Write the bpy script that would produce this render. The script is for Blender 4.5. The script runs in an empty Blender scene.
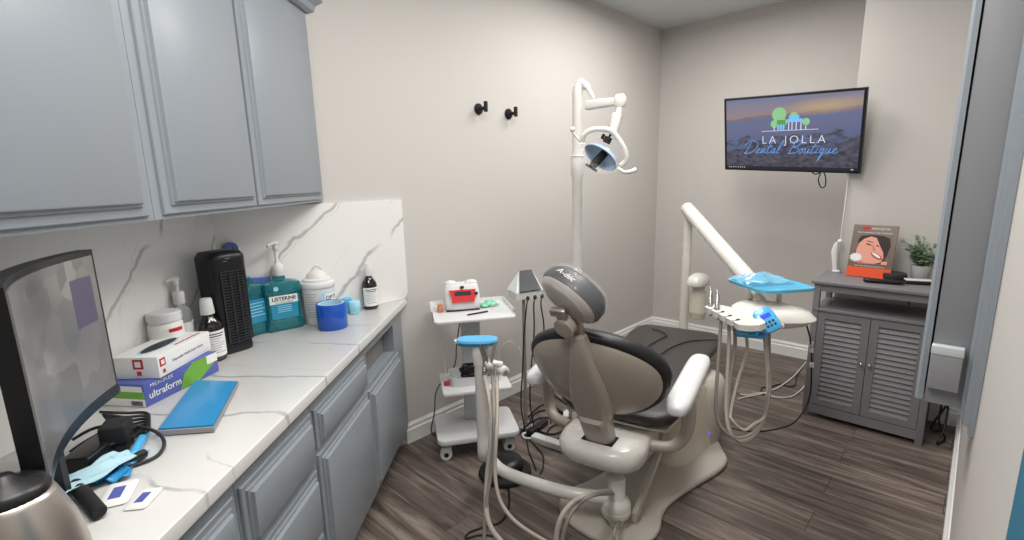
import bpy, math, random
import numpy as np
from mathutils import Vector, Matrix
random.seed(7)
scene = bpy.context.scene
COL = scene.collection
R = math.radians

# ---------------------------------------------------------------- camera
CX, CY, CZ = -4.6279, -2.4245, 1.5806
YAW, PITCH, ROLL, FPX, PDX, PDY = 0.75011, 0.19888, -0.02005, 492.2, 9.727, 8.236
_f = Vector((math.cos(YAW)*math.cos(PITCH), math.sin(YAW)*math.cos(PITCH), -math.sin(PITCH)))
_r0 = Vector((math.sin(YAW), -math.cos(YAW), 0)); _u0 = _r0.cross(_f)
_r = _r0*math.cos(ROLL) + _u0*math.sin(ROLL); _u = -_r0*math.sin(ROLL) + _u0*math.cos(ROLL)
cam = bpy.data.cameras.new('camera'); camo = bpy.data.objects.new('camera', cam); COL.objects.link(camo)
cam.sensor_fit = 'HORIZONTAL'; cam.sensor_width = 36.0; cam.lens = FPX/1024*36
cam.shift_x = -PDX/1024; cam.shift_y = PDY/1024; cam.clip_start = 0.02
camo.matrix_world = Matrix(((_r.x, _u.x, -_f.x, CX), (_r.y, _u.y, -_f.y, CY), (_r.z, _u.z, -_f.z, CZ), (0, 0, 0, 1)))
scene.camera = camo
# ---------------------------------------------------------------- world, exposure, lights
w = bpy.data.worlds.new('world'); scene.world = w; w.use_nodes = True
w.node_tree.nodes['Background'].inputs[0].default_value = (0.8, 0.85, 0.9, 1)
w.node_tree.nodes['Background'].inputs[1].default_value = 0.3
scene.view_settings.view_transform = 'Standard'; scene.view_settings.look = 'None'
scene.view_settings.exposure = 0.06; scene.view_settings.gamma = 1.0
scene.view_settings.use_curve_mapping = False
def area(name, loc, sx, sy, power, col):
    l = bpy.data.lights.new(name, 'AREA'); l.shape = 'RECTANGLE'; l.size = sx; l.size_y = sy
    l.energy = power; l.color = col
    o = bpy.data.objects.new(name, l); COL.objects.link(o); o.location = loc
    return o
H = 2.939
LIGHTS = [(-1.45, -0.95, 31), (-2.9, -1.45, 27), (-4.35, -1.75, 27)]  # panel nearest the television is an added fill, brightens the far walls
for i, (lx, ly, pw) in enumerate(LIGHTS):
    area('ceiling_panel_lamp', (lx, ly, H-0.06), 1.1, 0.5, pw, (1.0, 0.98, 0.955))

# ---------------------------------------------------------------- frames
L0, TH, D = 3.9826, 0.73324, 2.4906
c_, s_ = math.cos(TH), math.sin(TH)
WF = Matrix.Identity(4)
CF = Matrix(((-c_, s_, 0, -L0), (-s_, -c_, 0, 0), (0, 0, 1, 0), (0, 0, 0, 1)))   # counter frame: along wall, out of wall, up
HA = R(12.0)
HF = Matrix.Translation((-2.9, -1.29, 0)) @ Matrix.Rotation(HA, 4, 'Z')          # dental chair frame: toward toes, left, up
def fr(loc, rz=0, base=WF): return base @ Matrix.Translation(loc) @ Matrix.Rotation(rz, 4, 'Z')
EYE = Vector((-4.6279, -2.4245, 1.5806))   # survey point the measured positions were taken from
def P(px, py, t):      # point at distance t along the lens axis
    d = _f + _r*((px-512-PDX)/FPX) - _u*((py-270-PDY)/FPX)
    return EYE + d*t
def Z(px, py, h):      # point at height h
    d = _f + _r*((px-512-PDX)/FPX) - _u*((py-270-PDY)/FPX)
    return EYE + d*((h-EYE.z)/d.z)

# ---------------------------------------------------------------- materials
def lin(c): return tuple(((x/12.92) if x <= 0.04045 else ((x+0.055)/1.055)**2.4) for x in c)
def rgb(r, g, b): return lin((r/255, g/255, b/255))
def mat(name, col, rough=0.5, metal=0.0, trans=0.0, alpha=1.0, emit=None, es=0, coat=0.0, ior=1.45, bump=0.0, bscale=200):
    m = bpy.data.materials.new(name); m.use_nodes = True
    nt = m.node_tree; b = nt.nodes['Principled BSDF']
    b.inputs['Base Color'].default_value = (*rgb(*col), 1); b.inputs['Roughness'].default_value = rough
    b.inputs['Metallic'].default_value = metal; b.inputs['Transmission Weight'].default_value = trans
    b.inputs['Alpha'].default_value = alpha; b.inputs['IOR'].default_value = ior
    b.inputs['Coat Weight'].default_value = coat
    if emit: b.inputs['Emission Color'].default_value = (*rgb(*emit), 1); b.inputs['Emission Strength'].default_value = es
    # faint procedural variation
    tc = nt.nodes.new('ShaderNodeTexCoord'); n = nt.nodes.new('ShaderNodeTexNoise'); n.inputs['Scale'].default_value = 9
    nt.links.new(tc.outputs['Object'], n.inputs['Vector'])
    mr = nt.nodes.new('ShaderNodeMapRange'); mr.inputs['To Min'].default_value = max(0, rough-0.05); mr.inputs['To Max'].default_value = min(1, rough+0.05)
    nt.links.new(n.outputs['Fac'], mr.inputs['Value']); nt.links.new(mr.outputs['Result'], b.inputs['Roughness'])
    if bump > 0:
        n2 = nt.nodes.new('ShaderNodeTexNoise'); n2.inputs['Scale'].default_value = bscale
        nt.links.new(tc.outputs['Object'], n2.inputs['Vector'])
        bp = nt.nodes.new('ShaderNodeBump'); bp.inputs['Strength'].default_value = bump; bp.inputs['Distance'].default_value = 0.002
        nt.links.new(n2.outputs['Fac'], bp.inputs['Height']); nt.links.new(bp.outputs['Normal'], b.inputs['Normal'])
    return m
M = {}
M['wall'] = mat('wall_paint', (200, 196, 191), 0.6, bump=0.25, bscale=140)
M['ceil'] = mat('ceiling_paint', (214, 217, 218), 0.9, bump=0.3, bscale=60)
M['trim'] = mat('white_trim', (236, 236, 234), 0.35)
M['gray'] = mat('gray_cabinet_paint', (146, 153, 160), 0.34, bump=0.05, bscale=300)
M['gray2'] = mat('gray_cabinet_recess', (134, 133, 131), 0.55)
M['hutch'] = mat('right_cabinet_gray', (142, 144, 148), 0.4)
M['louver'] = mat('storage_cabinet_gray', (122, 121, 124), 0.45)
M['white'] = mat('white_plastic', (218, 218, 218), 0.34)
M['offw'] = mat('warm_white_enamel', (222, 219, 212), 0.28, coat=0.3)
M['cream'] = mat('cream_plastic', (214, 207, 190), 0.4)
M['tan'] = mat('taupe_chair_shell', (168, 158, 147), 0.36, coat=0.25)
M['plate'] = mat('warm_gray_base_enamel', (186, 180, 170), 0.4)
M['black'] = mat('black_upholstery', (26, 26, 28), 0.42, bump=0.15, bscale=260)
M['seat'] = mat('charcoal_upholstery', (58, 55, 54), 0.42, bump=0.2, bscale=200)
M['blk'] = mat('black_plastic', (24, 24, 26), 0.35)
M['blkm'] = mat('matt_black', (30, 30, 31), 0.7)
M['chrome'] = mat('brushed_steel', (196, 194, 190), 0.22, metal=1.0)
M['steel'] = mat('kettle_steel', (190, 182, 174), 0.33, metal=0.9)
M['hose'] = mat('taupe_hose', (178, 170, 158), 0.5)
M['hosed'] = mat('gray_hose', (140, 133, 125), 0.5)
M['cord'] = mat('black_cord', (22, 22, 24), 0.5)
M['cordw'] = mat('white_cord', (220, 218, 212), 0.5)
M['blue'] = mat('blue_film_roll', (22, 82, 180), 0.25, coat=0.3)
M['sky'] = mat('light_blue_film', (78, 178, 228), 0.25, coat=0.4)
M['tray'] = mat('blue_tray_cover', (84, 182, 220), 0.2, coat=0.5)
M['pad'] = mat('blue_pad', (44, 140, 196), 0.35, coat=0.2)
M['mint'] = mat('mint_liquid', (30, 150, 158), 0.1, trans=0.6, coat=0.4)
M['mintd'] = mat('mint_label', (40, 142, 176), 0.3)
M['clear'] = mat('clear_plastic', (236, 242, 244), 0.08, trans=0.9, alpha=0.55, ior=1.3)
M['film'] = mat('clear_film', (236, 240, 246), 0.12, alpha=0.09, coat=0.35)
M['filmblue'] = mat('blue_film_bag', (150, 214, 238), 0.12, alpha=0.5, coat=0.8)
M['cup'] = mat('pale_blue_plastic', (160, 215, 235), 0.35)
M['lblue'] = mat('light_blue_cloth', (178, 214, 226), 0.6)
M['label'] = mat('white_paper', (232, 232, 230), 0.55)
M['red'] = mat('red_print', (190, 34, 44), 0.4)
M['redw'] = mat('red_window', (214, 30, 40), 0.2, coat=0.6)
M['ink'] = mat('dark_print', (40, 40, 46), 0.5)
M['grayink'] = mat('gray_print', (130, 130, 134), 0.5)
M['green'] = mat('green_print', (110, 170, 60), 0.4)
M['boxblue'] = mat('violet_blue_print', (84, 96, 170), 0.4)
M['mask'] = mat('green_plastic', (120, 200, 160), 0.35, coat=0.3)
M['amber'] = mat('orange_plastic', (200, 134, 96), 0.35)
M['amberd'] = mat('dark_bottle', (26, 20, 24), 0.1, coat=0.6)
M['navy'] = mat('blue_handle_plastic', (70, 100, 168), 0.35)
M['teal'] = mat('teal_panel_paint', (40, 112, 140), 0.6, bump=0.3, bscale=60)
M['sensor'] = mat('gray_dispenser', (146, 147, 150), 0.45)
M['sensorl'] = mat('pale_dispenser_top', (205, 210, 211), 0.4)
M['lens'] = mat('lamp_reflector_blue', (170, 196, 226), 0.12, coat=0.8)
M['leaf'] = mat('pale_green_leaf', (112, 142, 108), 0.6)
M['stem'] = mat('plant_stem', (90, 104, 72), 0.6)
M['pot'] = mat('white_pot', (206, 208, 208), 0.5)
M['postbr'] = mat('poster_brown', (116, 100, 90), 0.4)
M['orange'] = mat('poster_orange', (226, 84, 40), 0.4)
M['skin'] = mat('printed_skin_tone', (226, 158, 138), 0.45)
M['skind'] = mat('printed_skin_shade_tone', (196, 116, 100), 0.45)
M['hair'] = mat('printed_dark_hair', (44, 28, 30), 0.45)
M['lips'] = mat('printed_lips', (176, 60, 66), 0.45)
M['puck'] = mat('dark_gray_puck', (44, 46, 50), 0.5)

def screen_mat():
    m = bpy.data.materials.new('television_picture'); m.use_nodes = True; nt = m.node_tree; N = nt.nodes; K = nt.links
    b = N['Principled BSDF']; b.inputs['Base Color'].default_value = (0.01, 0.01, 0.012, 1); b.inputs['Roughness'].default_value = 0.35
    tc = N.new('ShaderNodeTexCoord'); sep = N.new('ShaderNodeSeparateXYZ'); K.new(tc.outputs['Generated'], sep.inputs[0])
    nz = N.new('ShaderNodeTexNoise'); nz.inputs['Scale'].default_value = 5; nz.inputs['Detail'].default_value = 6
    mp = N.new('ShaderNodeMapping'); mp.inputs['Scale'].default_value = (1, 1.6, 3.2); K.new(tc.outputs['Generated'], mp.inputs[0]); K.new(mp.outputs[0], nz.inputs['Vector'])
    ad = N.new('ShaderNodeMath'); ad.operation = 'MULTIPLY_ADD'; ad.inputs[1].default_value = 0.10; K.new(nz.outputs['Fac'], ad.inputs[0])
    sb = N.new('ShaderNodeMath'); sb.operation = 'SUBTRACT'; sb.inputs[1].default_value = 0.05; K.new(sep.outputs['Z'], sb.inputs[0]); K.new(sb.outputs[0], ad.inputs[2])
    rp = N.new('ShaderNodeValToRGB'); cr = rp.color_ramp; cr.elements[0].position = 0; cr.elements[0].color = (*rgb(66, 66, 78), 1)
    cr.elements[1].position = 1; cr.elements[1].color = (*rgb(116, 128, 160), 1)
    for ps, cl in ((0.25, (84, 96, 124)), (0.45, (96, 108, 140)), (0.6, (112, 112, 146)), (0.68, (104, 116, 150)), (0.735, (126, 112, 128)), (0.76, (152, 134, 136)), (0.83, (146, 134, 146))):
        e = cr.elements.new(ps); e.color = (*rgb(*cl), 1)
    K.new(ad.outputs[0], rp.inputs[0])
    # glow of the setting sun at the right
    d1 = N.new('ShaderNodeVectorMath'); d1.operation = 'DISTANCE'; d1.inputs[1].default_value = (0.5, 0.24, 0.79)
    mp2 = N.new('ShaderNodeMapping'); mp2.inputs['Scale'].default_value = (0, 0.6, 2.0); mp2.inputs['Location'].default_value = (0.5, 0.096, -0.79)
    K.new(tc.outputs['Generated'], mp2.inputs[0]); K.new(mp2.outputs[0], d1.inputs[0])
    mr = N.new('ShaderNodeMapRange'); mr.inputs['From Max'].default_value = 0.22; mr.inputs['To Min'].default_value = 0.7; mr.inputs['To Max'].default_value = 0.0
    K.new(d1.outputs['Value'], mr.inputs['Value'])
    mx = N.new('ShaderNodeMix'); mx.data_type = 'RGBA'; K.new(mr.outputs[0], mx.inputs[0]); K.new(rp.outputs[0], mx.inputs[6]); mx.inputs[7].default_value = (*rgb(206, 178, 128), 1)
    # rocks below the waterline
    n3 = N.new('ShaderNodeTexNoise'); n3.inputs['Scale'].default_value = 3.2; n3.inputs['Detail'].default_value = 5; K.new(mp.outputs[0], n3.inputs['Vector'])
    h = N.new('ShaderNodeMath'); h.operation = 'MULTIPLY_ADD'; h.inputs[1].default_value = 0.9; K.new(n3.outputs['Fac'], h.inputs[0])
    ng = N.new('ShaderNodeMath'); ng.operation = 'MULTIPLY'; ng.inputs[1].default_value = -1; K.new(sep.outputs['Z'], ng.inputs[0]); K.new(ng.outputs[0], h.inputs[2])
    m3 = N.new('ShaderNodeMapRange'); m3.inputs['From Min'].default_value = 0.0; m3.inputs['From Max'].default_value = 0.05; m3.inputs['To Max'].default_value = 0.85; K.new(h.outputs[0], m3.inputs['Value'])
    n4 = N.new('ShaderNodeTexNoise'); n4.inputs['Scale'].default_value = 22; n4.inputs['Detail'].default_value = 5; K.new(tc.outputs['Generated'], n4.inputs['Vector'])
    r4 = N.new('ShaderNodeValToRGB'); r4.color_ramp.elements[0].position = 0.35; r4.color_ramp.elements[0].color = (*rgb(52, 50, 60), 1); r4.color_ramp.elements[1].position = 0.7; r4.color_ramp.elements[1].color = (*rgb(104, 98, 108), 1)
    K.new(n4.outputs['Fac'], r4.inputs[0])
    mx2 = N.new('ShaderNodeMix'); mx2.data_type = 'RGBA'; K.new(m3.outputs[0], mx2.inputs[0]); K.new(mx.outputs[2], mx2.inputs[6]); K.new(r4.outputs[0], mx2.inputs[7])
    K.new(mx2.outputs[2], b.inputs['Emission Color']); b.inputs['Emission Strength'].default_value = 0.85
    return m
def emis(name, col, s=1.0):
    return mat(name, (10, 10, 10), 0.4, emit=col, es=s)
M['tv'] = screen_mat()
M['e_white'] = emis('lit_white', (226, 226, 240)); M['e_blue'] = emis('lit_blue', (104, 160, 236)); M['e_lblue'] = emis('lit_pale_blue', (120, 190, 240))
M['e_green'] = emis('lit_green', (140, 196, 140)); M['e_dgreen'] = emis('lit_dark_green', (90, 150, 70)); M['e_bar'] = emis('lit_taskbar', (30, 32, 44))
M['e_key'] = emis('lit_keypad_display', (60, 90, 245), 1.0)
M['e_led'] = emis('lit_violet_dot', (110, 90, 240), 1.0)

def floor_mat():
    m = bpy.data.materials.new('gray_brown_vinyl_planks'); m.use_nodes = True; nt = m.node_tree; N = nt.nodes; K = nt.links
    b = N['Principled BSDF']; b.inputs['Roughness'].default_value = 0.4
    tc = N.new('ShaderNodeTexCoord'); mp = N.new('ShaderNodeMapping'); mp.inputs['Rotation'].default_value = (0, 0, R(90)); K.new(tc.outputs['Object'], mp.inputs[0])
    br = N.new('ShaderNodeTexBrick'); br.inputs['Scale'].default_value = 1.0; br.inputs['Brick Width'].default_value = 1.22; br.inputs['Row Height'].default_value = 0.18
    br.inputs['Mortar Size'].default_value = 0.0015; br.inputs['Mortar Smooth'].default_value = 0.1; br.offset = 0.37; br.inputs['Bias'].default_value = 0
    br.inputs['Color1'].default_value = (0, 0, 0, 1); br.inputs['Color2'].default_value = (1, 1, 1, 1); br.inputs['Mortar'].default_value = (0.5, 0.5, 0.5, 1)
    K.new(mp.outputs[0], br.inputs['Vector'])
    mp2 = N.new('ShaderNodeMapping'); mp2.inputs['Scale'].default_value = (1.3, 14, 1); K.new(mp.outputs[0], mp2.inputs[0])
    vadd = N.new('ShaderNodeVectorMath'); vadd.operation = 'ADD'
    sc = N.new('ShaderNodeVectorMath'); sc.operation = 'SCALE'; sc.inputs['Scale'].default_value = 13.0; K.new(br.outputs['Color'], sc.inputs[0]); K.new(sc.outputs[0], vadd.inputs[1]); K.new(mp2.outputs[0], vadd.inputs[0])
    nz = N.new('ShaderNodeTexNoise'); nz.inputs['Scale'].default_value = 1.6; nz.inputs['Detail'].default_value = 7; nz.inputs['Roughness'].default_value = 0.62; nz.inputs['Distortion'].default_value = 0.6; K.new(vadd.outputs[0], nz.inputs['Vector'])
    rp = N.new('ShaderNodeValToRGB'); cr = rp.color_ramp; cr.elements[0].position = 0.30; cr.elements[0].color = (*rgb(66, 57, 52), 1); cr.elements[1].position = 0.72; cr.elements[1].color = (*rgb(152, 139, 130), 1)
    e = cr.elements.new(0.5); e.color = (*rgb(106, 94, 87), 1); K.new(nz.outputs['Fac'], rp.inputs[0])
    mx = N.new('ShaderNodeMix'); mx.data_type = 'RGBA'; mx.blend_type = 'MULTIPLY'; mx.inputs[0].default_value = 1
    mr = N.new('ShaderNodeMapRange'); mr.inputs['To Min'].default_value = 0.78; mr.inputs['To Max'].default_value = 1.12; K.new(br.outputs['Color'], mr.inputs['Value'])
    K.new(rp.outputs[0], mx.inputs[6]); K.new(mr.outputs[0], mx.inputs[7])
    mx2 = N.new('ShaderNodeMix'); mx2.data_type = 'RGBA'; K.new(br.outputs['Fac'], mx2.inputs[0]); K.new(mx.outputs[2], mx2.inputs[6]); mx2.inputs[7].default_value = (*rgb(44, 38, 35), 1)
    K.new(mx2.outputs[2], b.inputs['Base Color'])
    bp = N.new('ShaderNodeBump'); bp.inputs['Strength'].default_value = 0.12; bp.inputs['Distance'].default_value = 0.002; K.new(nz.outputs['Fac'], bp.inputs['Height']); K.new(bp.outputs[0], b.inputs['Normal'])
    return m
M['floor'] = floor_mat()

def quartz(name, nrm, rough, off=0.0):
    m = bpy.data.materials.new(name); m.use_nodes = True; nt = m.node_tree; N = nt.nodes; K = nt.links
    b = N['Principled BSDF']; b.inputs['Roughness'].default_value = rough
    tc = N.new('ShaderNodeTexCoord')
    def veins(nv, freq, dist, wid, stren, o, lo, hi):
        dt = N.new('ShaderNodeVectorMath'); dt.operation = 'DOT_PRODUCT'; dt.inputs[1].default_value = nv; K.new(tc.outputs['Object'], dt.inputs[0])
        nz = N.new('ShaderNodeTexNoise'); nz.inputs['Scale'].default_value = 2.2; nz.inputs['Detail'].default_value = 7; nz.inputs['Roughness'].default_value = 0.5; K.new(tc.outputs['Object'], nz.inputs['Vector'])
        a = N.new('ShaderNodeMath'); a.operation = 'MULTIPLY_ADD'; a.inputs[1].default_value = dist; K.new(nz.outputs['Fac'], a.inputs[0])
        f = N.new('ShaderNodeMath'); f.operation = 'MULTIPLY_ADD'; f.inputs[1].default_value = freq; f.inputs[2].default_value = o; K.new(dt.outputs['Value'], f.inputs[0]); K.new(f.outputs[0], a.inputs[2])
        fr_ = N.new('ShaderNodeMath'); fr_.operation = 'FRACT'; K.new(a.outputs[0], fr_.inputs[0])
        sb = N.new('ShaderNodeMath'); sb.operation = 'SUBTRACT'; sb.inputs[1].default_value = 0.5; K.new(fr_.outputs[0], sb.inputs[0])
        ab = N.new('ShaderNodeMath'); ab.operation = 'ABSOLUTE'; K.new(sb.outputs[0], ab.inputs[0])
        mr = N.new('ShaderNodeMapRange'); mr.inputs['From Min'].default_value = wid*0.25; mr.inputs['From Max'].default_value = wid; mr.inputs['To Min'].default_value = stren; mr.inputs['To Max'].default_value = 0; K.new(ab.outputs[0], mr.inputs['Value'])
        nb = N.new('ShaderNodeTexNoise'); nb.inputs['Scale'].default_value = 4.5; nb.inputs['Detail'].default_value = 3; K.new(tc.outputs['Object'], nb.inputs['Vector'])
        m2 = N.new('ShaderNodeMapRange'); m2.inputs['From Min'].default_value = lo; m2.inputs['From Max'].default_value = hi; K.new(nb.outputs['Fac'], m2.inputs['Value'])
        mu = N.new('ShaderNodeMath'); mu.operation = 'MULTIPLY'; K.new(mr.outputs[0], mu.inputs[0]); K.new(m2.outputs[0], mu.inputs[1])
        return mu
    n2 = (nrm[0]*0.4-nrm[1]*0.6, nrm[1]*0.4+nrm[0]*0.6, nrm[2]*0.5+0.4)
    a = veins(nrm, 3.4, 1.0, 0.036, 0.62, off, 0.36, 0.52); c = veins(nrm, 5.5, 1.6, 0.016, 0.3, off+0.3, 0.46, 0.62); d = veins(n2, 3.0, 1.5, 0.012, 0.2, 0.1, 0.48, 0.6)
    mx = N.new('ShaderNodeMath'); mx.operation = 'MAXIMUM'; K.new(a.outputs[0], mx.inputs[0]); K.new(c.outputs[0], mx.inputs[1])
    mx3 = N.new('ShaderNodeMath'); mx3.operation = 'MAXIMUM'; K.new(mx.outputs[0], mx3.inputs[0]); K.new(d.outputs[0], mx3.inputs[1])
    cm = N.new('ShaderNodeMix'); cm.data_type = 'RGBA'; K.new(mx3.outputs[0], cm.inputs[0]); cm.inputs[6].default_value = (*rgb(232, 231, 228), 1); cm.inputs[7].default_value = (*rgb(140, 140, 138), 1)
    K.new(cm.outputs[2], b.inputs['Base Color'])
    return m
M['quartz'] = quartz('veined_white_quartz_top', (0.75, 0.55, 0.0), 0.26, 0.4)
M['quartzw'] = quartz('veined_white_quartz_wall', (0.55, 0.5, -0.66), 0.2, 0.15)

# ---------------------------------------------------------------- mesh builder
class MB:
    def __init__(s, F=WF): s.v = []; s.f = []; s.F = F; s.T = Matrix.Identity(4)
    def add(s, vs, fs):
        n = len(s.v); A = s.F @ s.T
        s.v += [A @ Vector(p) for p in vs]; s.f += [tuple(n+i for i in f) for f in fs]; return s
    def at(s, loc=(0, 0, 0), rx=0, ry=0, rz=0):
        s.T = Matrix.Translation(loc) @ Matrix.Rotation(rz, 4, 'Z') @ Matrix.Rotation(ry, 4, 'Y') @ Matrix.Rotation(rx, 4, 'X'); return s
    def mx(s, m): s.T = m; return s
    def box(s, x0, x1, y0, y1, z0, z1, b=0.0):
        if x0 > x1: x0, x1 = x1, x0
        if y0 > y1: y0, y1 = y1, y0
        if z0 > z1: z0, z1 = z1, z0
        if b <= 0:
            return s.add([(x0,y0,z0),(x1,y0,z0),(x1,y1,z0),(x0,y1,z0),(x0,y0,z1),(x1,y0,z1),(x1,y1,z1),(x0,y1,z1)],
                         [(0,3,2,1),(4,5,6,7),(0,1,5,4),(1,2,6,5),(2,3,7,6),(3,0,4,7)])
        b = min(b, (x1-x0)/2.01, (y1-y0)/2.01, (z1-z0)/2.01)
        import bmesh
        bm = bmesh.new(); bmesh.ops.create_cube(bm, size=1)
        for v in bm.verts: v.co = Vector(((x0+x1)/2+v.co.x*(x1-x0), (y0+y1)/2+v.co.y*(y1-y0), (z0+z1)/2+v.co.z*(z1-z0)))
        bmesh.ops.bevel(bm, geom=list(bm.edges), offset=b, segments=3, affect='EDGES', profile=0.5)
        bm.verts.index_update(); r = s.add([v.co.copy() for v in bm.verts], [[v.index for v in f.verts] for f in bm.faces]); bm.free(); return r
    def prism(s, poly, z0, z1, b=0.0):
        n = len(poly); ar = sum(poly[i][0]*poly[(i+1)%n][1]-poly[(i+1)%n][0]*poly[i][1] for i in range(n))
        if ar < 0: poly = poly[::-1]
        if b > 0:
            cx = sum(p[0] for p in poly)/n; cy = sum(p[1] for p in poly)/n
            def ins(d):
                out = []
                for i in range(n):
                    a = Vector(poly[i-1]).to_2d(); q = Vector(poly[i]).to_2d(); e = Vector(poly[(i+1)%n]).to_2d()
                    t = ((e-q).normalized()+(q-a).normalized()); t = t.normalized() if t.length > 1e-6 else (e-q).normalized()
                    nn = Vector((-t.y, t.x)); out.append((q.x+nn.x*d, q.y+nn.y*d))
                return out
            rings = [(ins(b), z0), (ins(b*0.3), z0+b*0.3), (poly, z0+b), (poly, z1-b), (ins(b*0.3), z1-b*0.3), (ins(b), z1)]
        else: rings = [(poly, z0), (poly, z1)]
        return s.rings([[(x, y, z) for x, y in pl] for pl, z in rings])
    def rings(s, rs, cap=True, closed=True):
        n = len(rs[0]); vs = [p for r in rs for p in r]; fs = []
        for k in range(len(rs)-1):
            for i in range(n if closed else n-1):
                j = (i+1) % n; fs.append((k*n+i, k*n+j, (k+1)*n+j, (k+1)*n+i))
        if cap and closed: fs.append(tuple(range(n))[::-1]); fs.append(tuple(range((len(rs)-1)*n, len(rs)*n)))
        return s.add(vs, fs)
    def lathe(s, prof, n=28, sx=1, sy=1):
        return s.rings([[(r*sx*math.cos(2*math.pi*i/n), r*sy*math.sin(2*math.pi*i/n), z) for i in range(n)] for r, z in prof])
    def sup(s, secs, n=32, e=2.5):   # superellipse sections (cx, cy, z, rx, ry)
        out = []
        for cx, cy, z, rx, ry in secs:
            ring = []
            for i in range(n):
                a = 2*math.pi*i/n; ca, sa = math.cos(a), math.sin(a)
                ring.append((cx+rx*math.copysign(abs(ca)**(2/e), ca), cy+ry*math.copysign(abs(sa)**(2/e), sa), z))
            out.append(ring)
        return s.rings(out)
    def tube(s, pts, r, n=10, smooth=6, flat=1.0):
        pts = [Vector(p) for p in pts]
        if smooth > 1 and len(pts) > 2:
            q = []
            for i in range(len(pts)-1):
                p0 = pts[max(i-1, 0)]; p1 = pts[i]; p2 = pts[i+1]; p3 = pts[min(i+2, len(pts)-1)]
                for k in range(smooth):
                    t = k/smooth
                    q.append(0.5*((2*p1)+(p2-p0)*t+(2*p0-5*p1+4*p2-p3)*t*t+(3*p1-p0-3*p2+p3)*t**3))
            q.append(pts[-1]); pts = q
        rs = r if isinstance(r, (list, tuple)) else None
        m = len(pts); up = Vector((0, 0, 1)); ring = []; nrm = None
        for i in range(m):
            t = (pts[min(i+1, m-1)]-pts[max(i-1, 0)]).normalized()
            if nrm is None: nrm = t.orthogonal() if abs(t.z) > 0.9 else t.cross(up).normalized()
            else: nrm = (nrm - t*nrm.dot(t)).normalized()
            bn = t.cross(nrm)
            rr = r if rs is None else rs[0]+(rs[-1]-rs[0])*i/(m-1) if len(rs) == 2 else rs[min(len(rs)-1, int(i*len(rs)/m))]
            ring.append([tuple(pts[i]+nrm*math.cos(2*math.pi*k/n)*rr+bn*math.sin(2*math.pi*k/n)*rr*flat) for k in range(n)])
        return s.rings(ring)
    def cyl(s, a, b, r, n=20, r2=None):
        a = Vector(a); b = Vector(b); r2 = r if r2 is None else r2
        t = (b-a).normalized(); nn = t.orthogonal().normalized(); bn = t.cross(nn); L = (b-a).length; e = min(0.002, r*0.2, L*0.2)
        rr = [(a, r-e), (a+t*e, r), (b-t*e, r2), (b, r2-e)]
        return s.rings([[tuple(p+nn*math.cos(2*math.pi*k/n)*q+bn*math.sin(2*math.pi*k/n)*q) for k in range(n)] for p, q in rr])
    def ball(s, c, rx, ry=None, rz=None, n=18, m=10):
        ry = ry or rx; rz = rz or rx; rr = []
        for k in range(m+1):
            ph = -math.pi/2+math.pi*k/m; q = max(math.cos(ph), 0.02)
            rr.append([(c[0]+rx*q*math.cos(2*math.pi*i/n), c[1]+ry*q*math.sin(2*math.pi*i/n), c[2]+rz*math.sin(ph)) for i in range(n)])
        return s.rings(rr)
    def grid(s, fn, nu, nv):
        vs = [fn(i/nu, j/nv) for j in range(nv+1) for i in range(nu+1)]
        return s.add(vs, [(j*(nu+1)+i, j*(nu+1)+i+1, (j+1)*(nu+1)+i+1, (j+1)*(nu+1)+i) for j in range(nv) for i in range(nu)])

def origin_of(o):
    m = o.matrix_basis.copy(); q = o
    while q.parent: q = q.parent; m = q.matrix_basis @ m
    return m
def obj(name, mb, m, parent=None, smooth=35, solid=0, sub=0):
    vs = mb.v
    if parent is None:
        xs = [v.x for v in vs]; ys = [v.y for v in vs]; zs = [v.z for v in vs]
        loc = Vector(((min(xs)+max(xs))/2, (min(ys)+max(ys))/2, min(zs))); inv = Matrix.Translation(-loc)
    else: inv = origin_of(parent).inverted()
    me = bpy.data.meshes.new(name); me.from_pydata([tuple(inv @ v) for v in vs], [], mb.f); me.validate()
    import bmesh
    bm = bmesh.new(); bm.from_mesh(me); bmesh.ops.recalc_face_normals(bm, faces=bm.faces); bm.to_mesh(me); bm.free()
    me.materials.append(M[m] if isinstance(m, str) else m)
    if smooth: me.polygons.foreach_set('use_smooth', [True]*len(me.polygons)); me.set_sharp_from_angle(angle=R(smooth))
    o = bpy.data.objects.new(name, me); COL.objects.link(o)
    if parent is None: o.location = loc
    else: o.parent = parent
    if solid:
        md = o.modifiers.new('solid', 'SOLIDIFY'); md.thickness = solid; md.offset = 0
    if sub:
        md = o.modifiers.new('sub', 'SUBSURF'); md.levels = sub; md.render_levels = sub
    return o
def thing(name, label, cat, loc, rz=0, group=None):
    o = bpy.data.objects.new(name, None); COL.objects.link(o); o.location = loc; o.rotation_euler = (0, 0, rz); o.empty_display_size = 0.05
    o['label'] = label; o['category'] = cat
    if group: o['group'] = group
    return o
def tag(o, label, cat, group=None):
    o['label'] = label; o['category'] = cat
    if group: o['group'] = group
    return o
def struct(name, mb, m, **k):
    o = obj(name, mb, m, **k); o['kind'] = 'structure'; return o
def copy_tree(o, parent=None):
    c = o.copy(); COL.objects.link(c); c.parent = parent
    for ch in [x for x in bpy.data.objects if x.parent == o]: copy_tree(ch, c)
    return c
_tc = {}
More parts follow.
